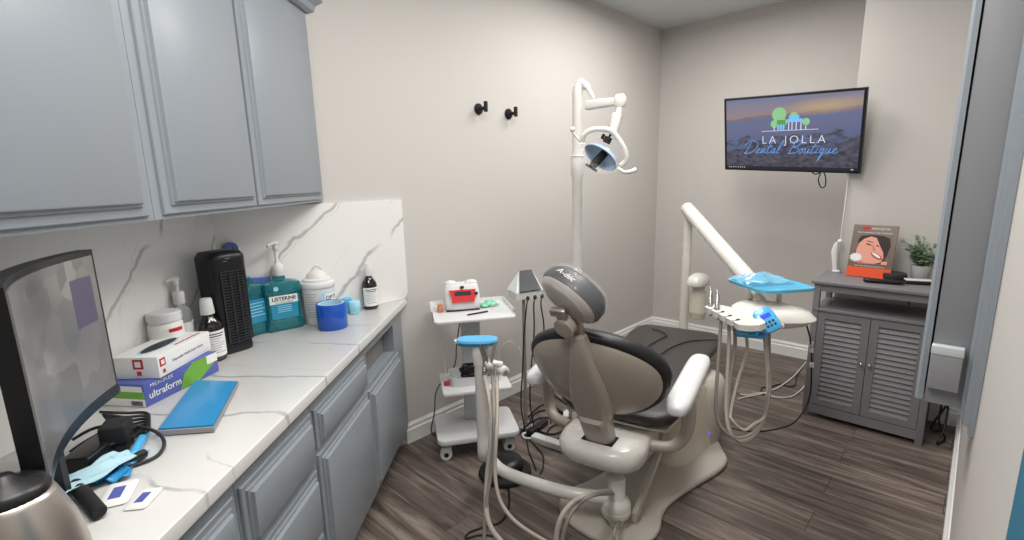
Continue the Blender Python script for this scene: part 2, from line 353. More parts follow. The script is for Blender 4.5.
def text(name, body, size, Mx, m, parent, ext=0.0003, shear=0.0, sx=1.0, align='CENTER', off=0.0, space=1.0):
    cu = bpy.data.curves.new('t', 'FONT'); cu.body = body; cu.size = size; cu.extrude = ext; cu.shear = shear; cu.align_x = align; cu.align_y = 'CENTER'; cu.offset = off; cu.space_character = space
    to = bpy.data.objects.new('t', cu); COL.objects.link(to)
    dg = bpy.context.evaluated_depsgraph_get(); me = bpy.data.meshes.new_from_object(to.evaluated_get(dg))
    bpy.data.objects.remove(to); bpy.data.curves.remove(cu)
    A = origin_of(parent).inverted() @ Mx
    me.transform(A @ Matrix.Diagonal((sx, 1, 1, 1))); me.materials.clear(); me.materials.append(M[m])
    o = bpy.data.objects.new(name, me); COL.objects.link(o); o.parent = parent
    return o
def wloc(F, p): return F @ Vector(p)
def basis(o, x, y):    # matrix with origin o, local x and y directions
    o, x, y = Vector(o), Vector(x).normalized(), Vector(y).normalized(); z = x.cross(y).normalized(); y = z.cross(x)
    return Matrix(((x.x, y.x, z.x, o.x), (x.y, y.y, z.y, o.y), (x.z, y.z, z.z, o.z), (0, 0, 0, 1)))

# ================================================================ SETTING
XE = -6.75
struct('floor', MB().prism([(0.1, 0.1), (-3.95, 0.1), (XE-0.2, -D), (XE-0.2, -D-0.1), (0.1, -D-0.1)], -0.1, 0), 'floor')
struct('ceiling', MB().prism([(0.1, 0.1), (-3.95, 0.1), (XE-0.2, -D), (XE-0.2, -D-0.1), (0.1, -D-0.1)], H, H+0.1), 'ceil')
struct('wall_back', MB().box(-L0, 0.1, 0, 0.1, 0, H), 'wall')
struct('wall_far', MB().box(0, 0.1, -D-0.1, 0, 0, H), 'wall')
struct('wall_right', MB().box(XE-0.2, 0, -D-0.1, -D, 0, H), 'wall')
struct('wall_left', MB(CF).box(0, 3.75, -0.1, 0, 0, H), 'wall')
PX = -0.69
struct('wall_column', MB().box(PX, 0, -D, -1.742, 0, H), 'wall')
def baseboard(name, a, b, nrm):
    a, b, nrm = Vector(a), Vector(b), Vector(nrm); prof = [(0, 0), (0.018, 0), (0.018, 0.085), (0.012, 0.092), (0.013, 0.112), (0.007, 0.121), (0.006, 0.127), (0, 0.127)]
    struct(name, MB().rings([[tuple(p+nrm*d+Vector((0, 0, z))) for d, z in prof] for p in (a, b)]), 'trim', smooth=20)
baseboard('baseboard_back', (-3.10, 0, 0), (0, 0, 0), (0, -1, 0))
baseboard('baseboard_far', (0, 0, 0), (0, -1.742, 0), (-1, 0, 0))
baseboard('baseboard_column', (PX, -1.742, 0), (PX, -D, 0), (-1, 0, 0))
baseboard('baseboard_right', (PX, -D, 0), (-3.9, -D, 0), (0, 1, 0))

# ceiling lamps, unseen above the frame; the far panel is added as fill
for i, (lx, ly, pw) in enumerate(LIGHTS):
    t = thing('ceiling_light', ['white ceiling fill light panel added nearest the television', 'white ceiling light panel in the middle of the room', 'white ceiling light panel above the counter end nearest the viewer'][i], 'ceiling light', (lx, ly, H-0.05))
    f = MB(fr((lx, ly, H)))
    for q in ((-0.62, 0.62, -0.32, -0.28), (-0.62, 0.62, 0.28, 0.32), (-0.62, -0.58, -0.28, 0.28), (0.58, 0.62, -0.28, 0.28)): f.box(q[0], q[1], q[2], q[3], -0.05, 0)
    obj('frame', f, 'trim', t)
    obj('diffuser', MB(fr((lx, ly, H))).box(-0.58, 0.58, -0.28, 0.28, -0.02, -0.01), emis('lamp_diffuser', (255, 248, 240), 1.5), t)

# ================================================================ CABINETS (counter frame)
def cot(t): return -t*c_/s_      # along-wall position where depth t meets the back wall
def panel_door(F, x0, x1, z0, z1, y, fw=0.055, th=0.018):
    """raised panel door, front facing +y of the frame"""
    m = MB(F)
    def rect(i, yy): return [(x0+i, yy, z0+i), (x1-i, yy, z0+i), (x1-i, yy, z1-i), (x0+i, yy, z1-i)]
    f = fw
    m.rings([rect(0, y), rect(0, y+0.007), rect(0.003, y+0.010), rect(f-0.016, y+0.010), rect(f-0.014, y+0.016), rect(f-0.007, y+0.017), rect(f-0.004, y+0.026), rect(f, y+0.028)])
    return m
TF = 0.610   # base cabinet face
# base cabinets
GB = 'base cabinets under the quartz counter'
def base_cab(a0, a1, label, rects, angled=False, opening=None):
    t = thing('base_cabinet', label, 'cabinet', wloc(CF, ((a0+a1)/2, 0.3, 0)), 0, GB)
    g = 0.0015
    poly = [(a1-g, 0.004), (a1-g, TF), ((cot(TF)+0.004) if angled else a0+g, TF), (cot(0.004)+0.006 if angled else a0+g, 0.004)]
    if angled and opening:
        ox0, ox1, oz0, oz1 = opening; b = MB(CF)
        b.prism(poly, 0.1, oz0); b.prism(poly, oz1, 0.868)
        b.box(ox1, a1-g, 0.3, TF, oz0, oz1); b.prism([(ox0, 0.3), (ox0, TF), (cot(TF)+0.004, TF), (cot(0.3)+0.006, 0.3)], oz0, oz1)
        obj('body', b, 'gray', t)
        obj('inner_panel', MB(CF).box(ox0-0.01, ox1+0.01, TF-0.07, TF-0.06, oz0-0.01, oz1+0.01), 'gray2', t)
    else: obj('body', MB(CF).prism(poly, 0.1, 0.868), 'gray', t)
    kp = [(a1-g, 0.02), (a1-g, TF-0.06), ((cot(TF-0.06)+0.006) if angled else a0+g, TF-0.06), (cot(0.02)+0.008 if angled else a0+g, 0.02)]
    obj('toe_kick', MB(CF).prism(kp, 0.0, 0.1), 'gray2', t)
    for kind, x0, x1, z0, z1 in rects: obj(kind, panel_door(CF, x0, x1, z0, z1, TF, fw=0.036 if kind == 'door' else 0.034), 'gray', t)
    return t
base_cab(cot(TF), 0.0, 'gray base cabinet against the back wall with an open slot above its door', [('door', -0.545, -0.012, 0.13, 0.632)], True, (-0.49, -0.03, 0.655, 0.81))
base_cab(0.0, 0.553, 'gray base cabinet with one drawer over a wide door, second from the back wall', [('drawer', 0.012, 0.542, 0.665, 0.815), ('door', 0.006, 0.545, 0.13, 0.645)])
base_cab(0.553, 0.995, 'gray base cabinet holding a stack of drawers, third from the back wall', [('drawer', 0.568, 0.984, 0.625, 0.818), ('drawer', 0.568, 0.984, 0.375, 0.605), ('drawer', 0.568, 0.984, 0.13, 0.355)])
base_cab(0.995, 1.60, 'gray base cabinet nearest the viewer, cut by the bottom of the photo', [('drawer', 1.015, 1.585, 0.665, 0.818), ('door', 1.015, 1.585, 0.13, 0.645)])
base_cab(1.60, 2.30, 'gray base cabinet below the left end of the counter, outside the photo', [('door', 1.615, 2.285, 0.13, 0.818)])
# worktop
k = 0.642
obj('countertop', MB(CF).prism([(2.32, 0.0), (2.32, k), (cot(k)+0.002, k), (0.002, 0.002)], 0.87, 0.91, b=0.004), 'quartz')
tag(bpy.data.objects['countertop'], 'white quartz countertop with gray veins on the gray base cabinets', 'countertop')
struct('trim_1', MB(CF).box(-0.004, 2.32, 0.0, 0.018, 0.911, 1.486), 'quartzw')
struct('trim_2', MB().prism([(-L0+0.0275, -0.0005), (-L0+0.0055, -0.02), (-L0+0.9555, -0.02), (-L0+0.9555, -0.0005)], 0.911, 1.481), 'quartzw')
# wall cabinets
GU = 'gray wall cabinets above the counter'
UF = 0.343; UB = 1.49; UT = 2.37
def wall_cab(a0, a1, label, doors, angled=False):
    t = thing('wall_cabinet', label, 'cabinet', wloc(CF, ((a0+a1)/2, 0.17, UB)), 0, GU); g = 0.001
    poly = [(a1-g, 0.003), (a1-g, UF), ((cot(UF)+0.004) if angled else a0+g, UF), (cot(0.003)+0.006 if angled else a0+g, 0.003)]
    obj('body', MB(CF).prism(poly, UB, UT), 'gray', t)
    for x0, x1 in doors: obj('door', panel_door(CF, x0, x1, UB+0.012, UT-0.03, UF, fw=0.040), 'gray', t)
    return t
wall_cab(cot(UF), 0.243, 'gray wall cabinet at the back corner with its one door', [(-0.345, 0.236)], True)
wall_cab(0.243, 0.76, 'gray wall cabinet with one door, second from the back corner', [(0.252, 0.728)])
wall_cab(0.76, 1.52, 'gray wall cabinet with a wide door at the left edge of the photo', [(0.785, 1.50)])
wall_cab(1.52, 2.3, 'gray wall cabinet beyond the left edge of the photo', [(1.54, 2.28)])
cr = []
for a in (2.32, None):
    ring = []
    for t_, z_ in ((0.003, UT), (UF+0.012, UT-0.012), (UF+0.03, UT+0.0), (UF+0.035, UT+0.025), (UF+0.06, UT+0.05), (UF+0.062, UT+0.065), (0.003, UT+0.065)):
        ring.append((a if a else cot(t_)+0.004, t_, z_+0.002))
    cr.append(ring)
struct('trim_3', MB(CF).rings(cr), 'gray', smooth=20)

# ================================================================ RIGHT WALL CABINET
HX0, HX1, HZ0, HZ1 = -2.67, -2.25, 0.853, 2.45
t = thing('wall_hung_cabinet', 'shallow gray cabinet hung on the right wall with its door closed, seen from its side', 'cabinet', (-2.45, -D, HZ0))
obj('body', MB().box(HX0, HX1, -D+0.002, -2.364, HZ0, HZ1, 0.002), 'hutch', t)
dr = MB()
dr.rings([[(x, y, z) for x, y in ((HX0-0.004, -2.359), (HX0-0.004, -2.346), (HX0+0.006, -2.338), (HX1, -2.338), (HX1, -2.359))] for z in (HZ0+0.006, HZ1)])
obj('door', dr, 'gray', t)
tr = MB()
pro = [(0, -D+0.001), (0, -2.452), (-0.012, -2.452), (-0.018, -2.460), (-0.030, -2.462), (-0.036, -2.474), (-0.052, -2.476), (-0.056, -D+0.001)]
tr.rings([[(HX0+x, y, (HZ0-0.005 + x*1.0) if z is None else z) for x, y in pro] for z in (None, HZ1)])
obj('edge_moulding', tr, 'gray', t)
t = thing('wall_dispenser', 'small gray box with a pale top fixed to the side of the right cabinet', 'dispenser', (HX0, -2.40, 0.9))
obj('body', MB().box(HX0-0.03, HX0-0.001, -2.44, -2.364, 0.91, 1.022, 0.003), 'sensor', t)
obj('top_band', MB().box(HX0-0.031, HX0-0.001, -2.441, -2.363, 1.0225, 1.052, 0.003), 'sensorl', t)
o = obj('wall_panel', MB().box(-4.35, -3.938, -D+0.0005, -D+0.004, 0.2, 1.75), 'teal'); tag(o, 'teal blue flat panel on the right wall at the bottom right corner', 'panel')

# ================================================================ WALL HOOKS
hk = None
for i, (x, z) in enumerate(((-2.402, 2.022), (-2.129, 2.013))):
    if i == 0:
        t = thing('wall_hook', 'black round wall hook, the left one of the pair', 'hook', (x, 0, z), 0, 'black wall hooks'); hk = t
        F = fr((x, 0, z)); m = MB(F)
        m.cyl((0, -0.001, 0), (0, -0.012, 0), 0.034, 28); m.cyl((0, -0.012, 0), (0, -0.02, 0), 0.026, 24)
        obj('mounting_plate', m, 'blkm', t)
        m = MB(F); m.cyl((0, -0.02, 0), (0.004, -0.06, 0), 0.011); m.cyl((0.006, -0.066, -0.022), (0.006, -0.066, 0.04), 0.013)
        obj('peg', m, 'blkm', t)
    else:
        t = copy_tree(hk); t.location = (x, 0, z); t['label'] = 'black round wall hook, the right one of the pair nearer the lamp'

# ================================================================ DENTAL CHAIR
ch = thing('dental_chair', 'dental chair with taupe backrest shell, black upholstery and white armrests', 'dental chair', (-2.9, -1.29, 0), HA)
pl = [(-3.035, -1.24), (-3.035, -1.36), (-2.99, -1.455), (-2.89, -1.535), (-2.79, -1.535), (-2.70, -1.50), (-2.583, -1.488), (-2.394, -1.515), (-2.173, -1.56), (-2.045, -1.555), (-1.965, -1.50), (-1.86, -1.42), (-1.77, -1.30), (-1.86, -1.16), (-1.97, -1.07), (-2.1, -1.04), (-2.3, -1.08), (-2.5, -1.11), (-2.70, -1.09), (-2.85, -1.05), (-2.95, -1.08), (-3.01, -1.15)]
def closed(ps, k=5):
    n = len(ps); out = []
    for i in range(n):
        p0, p1, p2, p3 = [Vector(ps[(i+j-1) % n]) for j in range(4)]
        for q in range(k):
            t = q/k; out.append(tuple(0.5*((2*p1)+(p2-p0)*t+(2*p0-5*p1+4*p2-p3)*t*t+(3*p1-p0-3*p2+p3)*t**3)))
    return out
obj('base_plate', MB().prism(closed(pl, 4), 0.0, 0.035, b=0.014), 'plate', ch, smooth=50)
obj('pedestal', MB().sup([(-2.06, -1.315, 0.034, 0.27, 0.115), (-2.06, -1.315, 0.05, 0.268, 0.114), (-2.05, -1.31, 0.2, 0.225, 0.11), (-2.03, -1.30, 0.36, 0.15, 0.10), (-2.02, -1.30, 0.40, 0.13, 0.09)], n=36, e=2.6), 'cream', ch, smooth=60)
obj('front_cover', MB().sup([(-1.90, -1.31, 0.036, 0.12, 0.13), (-1.90, -1.31, 0.15, 0.125, 0.14), (-1.88, -1.31, 0.30, 0.135, 0.15), (-1.87, -1.31, 0.37, 0.135, 0.135), (-1.87, -1.31, 0.41, 0.12, 0.11), (-1.87, -1.31, 0.425, 0.08, 0.08)], n=32), 'plate', ch, smooth=60)
b = MB(HF)
b.sup([(0.10, 0, 0.315, 0.12, 0.13), (0.09, 0, 0.325, 0.17, 0.165), (0.075, 0, 0.35, 0.20, 0.195), (0.07, 0, 0.40, 0.205, 0.20), (0.07, 0, 0.425, 0.195, 0.19), (0.07, 0, 0.437, 0.17, 0.165)], n=40, e=3.4)
obj('rear_cover', b, 'offw', ch, smooth=60)
b = MB(HF)
b.rings([[(u, -0.13, z0), (u, 0.10, z0), (u, 0.10, z1), (u, -0.13, z1)] for u, z0, z1 in ((0.06, 0.27, 0.33), (0.2, 0.22, 0.34), (0.75, 0.12, 0.30), (0.85, 0.12, 0.28))])
obj('lift_arm', b, 'plate', ch)
obj('lift_link', MB().rings([[tuple(Vector(p)+Vector(d)) for d in ((0, -0.012, -0.022), (0, 0.012, -0.022), (0, 0.012, 0.022), (0, -0.012, 0.022))] for p in ((-2.86, -1.44, 0.07), (-2.62, -1.43, 0.28), (-2.42, -1.36, 0.40))]), 'plate', ch)
obj('hinge_bracket', MB(HF).box(0.12, 0.55, -0.16, 0.16, 0.36, 0.415, 0.02), 'steel', ch)
# seat and leg rest
def seat_rings(secs, n=36, e=3.0):
    out = []
    for u, w_, zt, zb in secs:
        cz = (zt+zb)/2; hz = (zt-zb)/2; ring = []
        for i in range(n):
            a = 2*math.pi*i/n; ca, sa = math.cos(a), math.sin(a)
            v = w_*math.copysign(abs(ca)**(2/e), ca); z = hz*math.copysign(abs(sa)**(2/e), sa)
            if sa > 0: z += 0.35*hz*(abs(v/w_)**3) - 0.2*hz
            ring.append((u, v, cz+z))
        out.append(ring)
    return out
b = MB(HF)
b.rings(seat_rings([(0.09, 0.15, 0.525, 0.495), (0.105, 0.225, 0.54, 0.475), (0.15, 0.275, 0.55, 0.463), (0.22, 0.288, 0.555, 0.458), (0.35, 0.288, 0.555, 0.455), (0.5, 0.275, 0.555, 0.458), (0.7, 0.265, 0.55, 0.455), (1.0, 0.275, 0.558, 0.475), (1.25, 0.29, 0.558, 0.48), (1.38, 0.285, 0.555, 0.485), (1.44, 0.25, 0.55, 0.495), (1.465, 0.19, 0.54, 0.505)]))
obj('seat_cushion', b, 'seat', ch, smooth=60)
for pts in ([(661, 354), (672, 347), (688, 341.5), (705, 340), (722, 340)], [(648, 346), (660, 339), (667, 335.5), (660, 331), (652, 328.5)]):
    q = [Z(x, y, 0.556) for x, y in pts]
    obj('seam', MB().tube([tuple(p) for p in q], 0.0035, n=6), 'black', ch)
b = MB(HF)
b.rings(seat_rings([(0.12, 0.17, 0.463, 0.45), (0.15, 0.255, 0.463, 0.435), (0.3, 0.27, 0.463, 0.425), (0.7, 0.23, 0.465, 0.43), (1.1, 0.20, 0.48, 0.45), (1.2, 0.15, 0.485, 0.465)]))
obj('seat_shell', b, 'cream', ch, smooth=60)
# backrest
dU, dZ = -0.417, 0.909
BF = HF @ basis((0, 0, 0.5), (0, -1, 0), (dU, 0, dZ))   # x right, y up the back, z backwards
def warp(rings, k=0.55):
    return [[(x, y, z-k*x*x+0.12*(y-0.27)**2) for x, y, z in r] for r in rings]
def oval(rx, ry, z, cy=0.303, n=44, e=2.12, top=0.86):
    out = []
    for i in range(n):
        a = 2*math.pi*i/n; ca, sa = math.cos(a), math.sin(a)
        x = rx*math.copysign(abs(ca)**(2/e), ca); y = ry*math.copysign(abs(sa)**(2/e), sa)
        if y > 0: x *= 1-(1-top)*(y/ry)**2
        out.append((x, cy+y, z))
    return out
obj('backrest_cushion', MB(BF).rings(warp([oval(0.2, 0.13, -0.085), oval(0.26, 0.185, -0.08), oval(0.30, 0.215, -0.055), oval(0.315, 0.232, -0.02), oval(0.312, 0.229, 0.0), oval(0.295, 0.213, 0.012), oval(0.25, 0.18, 0.012)])), 'black', ch, smooth=60)
obj('backrest_shell', MB(BF).rings(warp([oval(0.24, 0.165, 0.008), oval(0.285, 0.203, 0.008), oval(0.288, 0.206, 0.016), oval(0.27, 0.19, 0.03), oval(0.2, 0.14, 0.046), oval(0.1, 0.07, 0.054), oval(0.03, 0.03, 0.056)])), 'tan', ch, smooth=60)
col = []
for y, w_, zb, zf in ((-0.095, 0.064, 0.082, 0.02), (0.0, 0.066, 0.092, 0.02), (0.112, 0.070, 0.102, 0.02), (0.122, 0.086, 0.084, 0.02), (0.20, 0.094, 0.084, 0.02), (0.32, 0.080, 0.082, 0.02), (0.42, 0.056, 0.078, 0.02), (0.50, 0.038, 0.070, 0.02), (0.55, 0.03, 0.055, 0.02)):
    ring = []
    for i in range(16):
        a = math.pi*i/15; ring.append((w_*math.copysign(abs(math.cos(a))**0.55, math.cos(a)), y, zf+(zb-zf)*abs(math.sin(a))**0.5))
    col.append(ring)
obj('back_support', MB(BF).rings(col), 'tan', ch, smooth=50)
obj('column_slot', MB(HF).box(-0.072, 0.02, -0.074, 0.072, 0.432, 0.440, 0.003), 'blkm', ch)
# headrest
hr_o = Vector((0, 0.705, 0.0))
HRF = BF @ Matrix.Translation((-0.040, 0.685, -0.01)) @ Matrix.Rotation(R(-16), 4, 'Z') @ Matrix.Rotation(R(16), 4, 'X') @ Matrix.Rotation(R(-18), 4, 'Y') @ Matrix.Diagonal((1.03, 0.95, 0.95, 1))
hc = obj('headrest', MB(HRF).rings([oval(a, b_, z, 0, 36, 2.4, 0.9) for a, b_, z in ((0.07, 0.05, -0.095), (0.115, 0.08, -0.088), (0.134, 0.098, -0.06), (0.137, 0.10, -0.02), (0.13, 0.096, -0.006), (0.11, 0.08, -0.004))]), 'black', ch, smooth=60)
obj('headrest_shell', MB(HRF).rings([oval(a, b_, z, 0, 36, 2.4, 0.9) for a, b_, z in ((0.11, 0.08, -0.008), (0.127, 0.093, -0.004), (0.122, 0.088, 0.008), (0.09, 0.062, 0.026), (0.05, 0.035, 0.036), (0.02, 0.015, 0.038))]), 'tan', hc, smooth=60)
fm = []
for a, b_, z in ((0.06, 0.04, -0.108), (0.12, 0.085, -0.100), (0.141, 0.105, -0.06), (0.143, 0.107, -0.01), (0.136, 0.10, 0.015), (0.115, 0.10, 0.035), (0.10, 0.13, 0.03)):
    r = oval(a, b_, z, 0, 48, 2.2, 0.92)
    fm.append([(x*(1+0.02*math.sin(i*2.1+z*60)), y*(1+0.02*math.sin(i*1.7+z*40)), q+0.003*math.sin(i*2.9)) for i, (x, y, q) in enumerate(r)])
fo = obj('plastic_cover', MB(HRF).rings(fm, cap=False), 'film', hc, smooth=25)
fo['label'] = 'clear plastic headrest cover'
text('cover_lettering', 'A-dec', 0.032, HRF @ basis((-0.03, 0.1075, -0.035), (1, -0.03, 0), (0, 0.0, -1)), 'white', hc, shear=0.25)
b = MB(BF); b.cyl((-0.035, 0.60, 0.03), (-0.042, 0.60, 0.068), 0.042, 28); b.cyl((-0.042, 0.60, 0.067), (-0.0425, 0.60, 0.071), 0.034, 28)
obj('headrest_pivot', b, 'tan', hc)
b = MB(BF); b.mx(Matrix.Translation((0.055, 0.0, 0.0)) @ Matrix.Rotation(R(9), 4, 'Z')); b.box(-0.02, 0.018, 0.47, 0.69, 0.03, 0.055, 0.004); b.mx(Matrix.Identity(4))
b.box(-0.085, -0.02, 0.655, 0.688, 0.04, 0.066, 0.006); b.box(-0.02, 0.02, 0.50, 0.64, 0.01, 0.03, 0.003)
obj('headrest_bracket', b, 'steel', hc)
# armrests
for sgn in (-1, 1):
    rr = []
    for k in range(25):
        q = 0.5-0.5*math.cos(math.pi*k/24); u = -0.06+0.53*q; e = (1-abs(2*q-1)**7)**0.5 if 0 < q < 1 else 0.0
        z = 0.655+0.055*q; wv = 0.052*(0.3+0.7*e); hz = 0.036*(0.3+0.7*e)
        rr.append([(u, sgn*0.328+wv*math.copysign(abs(math.cos(a))**0.75, math.cos(a)), z+hz*math.copysign(abs(math.sin(a))**0.75, math.sin(a))) for a in [2*math.pi*i/20 for i in range(20)]])
    obj('armrest', MB(HF).rings(rr), 'white', ch, smooth=60)
    obj('armrest_support', MB(HF).tube([(0.14, sgn*0.335, 0.645), (0.14, sgn*0.345, 0.56), (0.13, sgn*0.335, 0.47), (0.10, sgn*0.29, 0.415), (0.08, sgn*0.20, 0.405)], [0.032, 0.024], n=14), 'tan', ch, smooth=60)
obj('status_light', MB().ball(tuple(Z(709, 433, 0.12)), 0.009), 'e_led', ch)

# ================================================================ ASSISTANT ARM
C0 = Z(616, 507, 0.12); cx, cy = C0.x, C0.y
aa = thing('assistant_arm', 'white tube arm with hose holders rising in front of the wheeled cart', 'instrument arm', (cx, cy, 0))
F = fr((cx, cy, 0)); b = MB(F)
b.lathe([(0.045, 0.083), (0.060, 0.086), (0.065, 0.095), (0.065, 0.145), (0.060, 0.158), (0.046, 0.168), (0.040, 0.178), (0.039, 0.262), (0.035, 0.274), (0.012, 0.277)])
obj('canister', b, 'offw', aa, smooth=50)
obj('canister_band', MB(F).lathe([(0.0655, 0.100), (0.067, 0.102), (0.067, 0.118), (0.0655, 0.120)]), 'cream', aa)
b = MB(); b.tube([(cx+0.01, cy+0.02, 0.24), (cx+0.06, cy+0.08, 0.25), (cx+0.14, cy+0.14, 0.30)], 0.022); 
obj('mount_arm', b, 'offw', aa, smooth=50); obj('mount_foot', MB().cyl((cx, cy, 0.036), (cx, cy, 0.088), 0.035), 'offw', aa, smooth=50)
T1 = Z(484, 455, 0.30)
arm_pts = [(cx, cy, 0.165), tuple(Z(570, 493, 0.17)), tuple(Z(525, 480, 0.17)), tuple(Z(500, 469, 0.175)), tuple(Z(488, 455, 0.20)), (T1.x, T1.y, 0.30), (T1.x, T1.y, 0.42), (T1.x, T1.y, 0.6), (T1.x, T1.y, 0.775)]
obj('arm_tube', MB().tube(arm_pts, 0.029, n=18, smooth=8), 'offw', aa, smooth=60)
AF = fr((T1.x, T1.y, 0.775), YAW-math.pi/2)    # x to the right of the view, y away
b = MB(AF); b.sup([(0.0, 0, -0.02, 0.031, 0.031), (0.0, 0, 0.02, 0.036, 0.034), (0.0, 0, 0.085, 0.034, 0.032), (0, 0, 0.09, 0.028, 0.026)], n=20)
b.sup([(-0.03, 0, 0.086, 0.085, 0.028), (-0.03, 0, 0.098, 0.085, 0.03)], n=24)
obj('holder_head', b, 'offw', aa, smooth=50)
b = MB(AF)
def rim(cx_, cy_, z, rx, ry, n=32, e=2.6): return [(cx_+rx*math.copysign(abs(math.cos(2*math.pi*i/n))**(2/e), math.cos(2*math.pi*i/n)), cy_+ry*math.copysign(abs(math.sin(2*math.pi*i/n))**(2/e), math.sin(2*math.pi*i/n)), z) for i in range(n)]
b.rings([rim(-0.01, 0, 0.075, 0.088, 0.034), rim(-0.01, 0, 0.095, 0.096, 0.05), rim(-0.01, 0, 0.104, 0.092, 0.046), rim(-0.01, 0, 0.101, 0.075, 0.034), rim(-0.01, 0, 0.100, 0.03, 0.01)])
o = obj('barrier_cover', b, 'sky', aa, smooth=45); o['label'] = 'light blue film cover on the holder head'
b = MB(AF)
for k, (hx, hy) in enumerate(((0.045, -0.03), (0.075, -0.02), (0.10, -0.035))):
    b.ball((hx, hy, -0.01-0.012*k), 0.024, 0.024, 0.022); b.tube([(0.0, -0.01, 0.0), (hx*0.6, hy, 0.0), (hx, hy, -0.01)], 0.014)
b.cyl((0.115, -0.06, -0.035), (0.10, -0.03, -0.035), 0.022)
obj('holder_valves', b, 'offw', aa, smooth=50)
obj('valve_knob', MB(AF).cyl((0.119, -0.068, -0.035), (0.114, -0.058, -0.035), 0.011), 'hosed', aa)
for hx, hy, tx, ty, col_, r_ in ((0.02, -0.035, 0.005, -0.04, 'chrome', 0.009), (0.055, -0.04, 0.07, -0.035, 'hosed', 0.0085), (0.035, -0.04, 0.018, -0.035, 'chrome', 0.006)):
    b = MB(AF); b.tube([(hx, hy, -0.03), (hx, hy, 0.02), (tx, ty, 0.085), (tx, ty, 0.10)], [r_, r_*0.8], n=12); b.cyl((hx, hy, -0.06), (hx, hy, -0.02), r_*1.3)
    obj('handpiece', b, col_, aa)
obj('suction_tip', MB(AF).tube([(0.088, -0.03, 0.0), (0.09, -0.03, 0.05), (0.11, -0.03, 0.09), (0.15, -0.03, 0.098), (0.18, -0.03, 0.06), (0.187, -0.03, 0.035)], 0.0045), 'clear', aa)
def hose(pts, r, m, par): return obj('hose', MB().tube(pts, r, n=10, smooth=8), m, par, smooth=60)
w0 = lambda x, y, z: tuple(AF @ Vector((x, y, z)))
hose([w0(0.02, -0.035, -0.06), tuple(P(492, 420, 1.96)), tuple(P(487, 480, 1.93)), tuple(P(488, 520, 1.88)), tuple(P(505, 545, 1.85)), tuple(P(530, 560, 1.85))], 0.010, 'hose', aa)
hose([w0(0.055, -0.04, -0.06), tuple(P(494, 410, 1.95)), tuple(P(493, 460, 1.92)), tuple(P(487, 500, 1.9)), tuple(P(484, 545, 1.87)), tuple(P(486, 580, 1.85))], 0.008, 'hosed', aa)
hose([w0(0.075, -0.02, -0.06), tuple(P(497, 420, 1.94)), tuple(P(495, 470, 1.9)), tuple(P(500, 500, 1.88)), tuple(P(516, 522, 1.86)), tuple(P(545, 541, 1.86)), tuple(P(575, 556, 1.86))], 0.0075, 'hose', aa)
hose([(cx-0.02, cy+0.01, 0.21), tuple(P(590, 494, 1.93)), tuple(P(572, 503, 1.9)), tuple(P(560, 520, 1.88)), tuple(P(556, 545, 1.88)), tuple(P(560, 570, 1.88))], 0.010, 'hose', aa)
hose([(cx-0.015, cy, 0.195), tuple(P(594, 495, 1.92)), tuple(P(577, 506, 1.9)), tuple(P(567, 522, 1.88)), tuple(P(562, 545, 1.88)), tuple(P(565, 570, 1.88))], 0.008, 'hosed', aa)
hose([(cx+0.01, cy-0.02, 0.05), tuple(P(615, 530, 1.97)), tuple(P(613, 548, 1.95))], 0.008, 'hosed', aa)

# ================================================================ DENTAL LAMP
lx, ly = -2.32, -0.72
lp = thing('dental_lamp', 'white dental operating lamp on a tall pole behind the chair headrest', 'lamp', (lx, ly, 0))
F = fr((lx, ly, 0))
obj('pole', MB(F).lathe([(0.05, 0.0), (0.05, 0.03), (0.028, 0.05), (0.029, 1.56), (0.031, 1.565), (0.031, 1.58), (0.037, 1.60), (0.037, 1.68), (0.028, 1.735), (0.027, 1.74)], n=28), 'offw', lp, smooth=50)
def LD(px, py, t=None):
    return tuple(P(px, py, t))
tp = (Vector((lx, ly, 2.0))-EYE).dot(_f)
up = [(lx, ly, 1.70), (lx, ly, 1.85), (lx, ly, 1.98), (lx, ly, 2.04), LD(580, 84, tp-0.01), LD(586, 86, tp-0.03), LD(591, 94, tp-0.05), LD(594, 99, tp-0.06)]
obj('upper_pole', MB().tube(up, [0.028, 0.028, 0.028, 0.028, 0.026, 0.02, 0.012, 0.008], n=18, smooth=8), 'offw', lp, smooth=60)
a = Vector(LD(586, 105.5, tp-0.03)); c = Vector(LD(620, 101, tp-0.14)); dx = (c-a).normalized(); dy = Vector((0, 0, 1)).cross(dx).normalized()
mt = basis(a, dx, Vector((0, 0, 1))); ln = (c-a).length
b = MB(mt); b.rings([[(x, hz*math.copysign(abs(math.sin(q))**0.6, math.sin(q)), 0.02*math.copysign(abs(math.cos(q))**0.6, math.cos(q))) for q in [2*math.pi*i/20 for i in range(20)]] for x, hz in ((0, 0.022), (0.01, 0.027), (ln*0.5, 0.024), (ln-0.01, 0.020), (ln, 0.018))])
obj('swing_arm', b, 'offw', lp, smooth=50)
b = MB(); b.sup([(c.x, c.y, c.z-0.03, 0.026, 0.026), (c.x, c.y, c.z-0.02, 0.030, 0.030), (c.x, c.y, c.z+0.02, 0.030, 0.030), (c.x, c.y, c.z+0.032, 0.02, 0.02)], n=20)
b.tube([LD(620, 106, tp-0.14), LD(617.5, 118, tp-0.145)], 0.014); b.tube([LD(617, 115, tp-0.145), LD(613, 133, tp-0.15)], [0.024, 0.022], n=14)
obj('arm_joint', b, 'offw', lp, smooth=50)
tl = tp-0.15
yk = [(582, 143), (583.5, 136), (590, 130.5), (600, 129), (611, 131), (619, 140), (625, 151), (626, 160), (621, 165.5)]
obj('yoke', MB().tube([LD(x, y, tl-0.05*math.sin(math.pi*i/8)) for i, (x, y) in enumerate(yk)], 0.014, n=14, smooth=6), 'offw', lp, smooth=60)
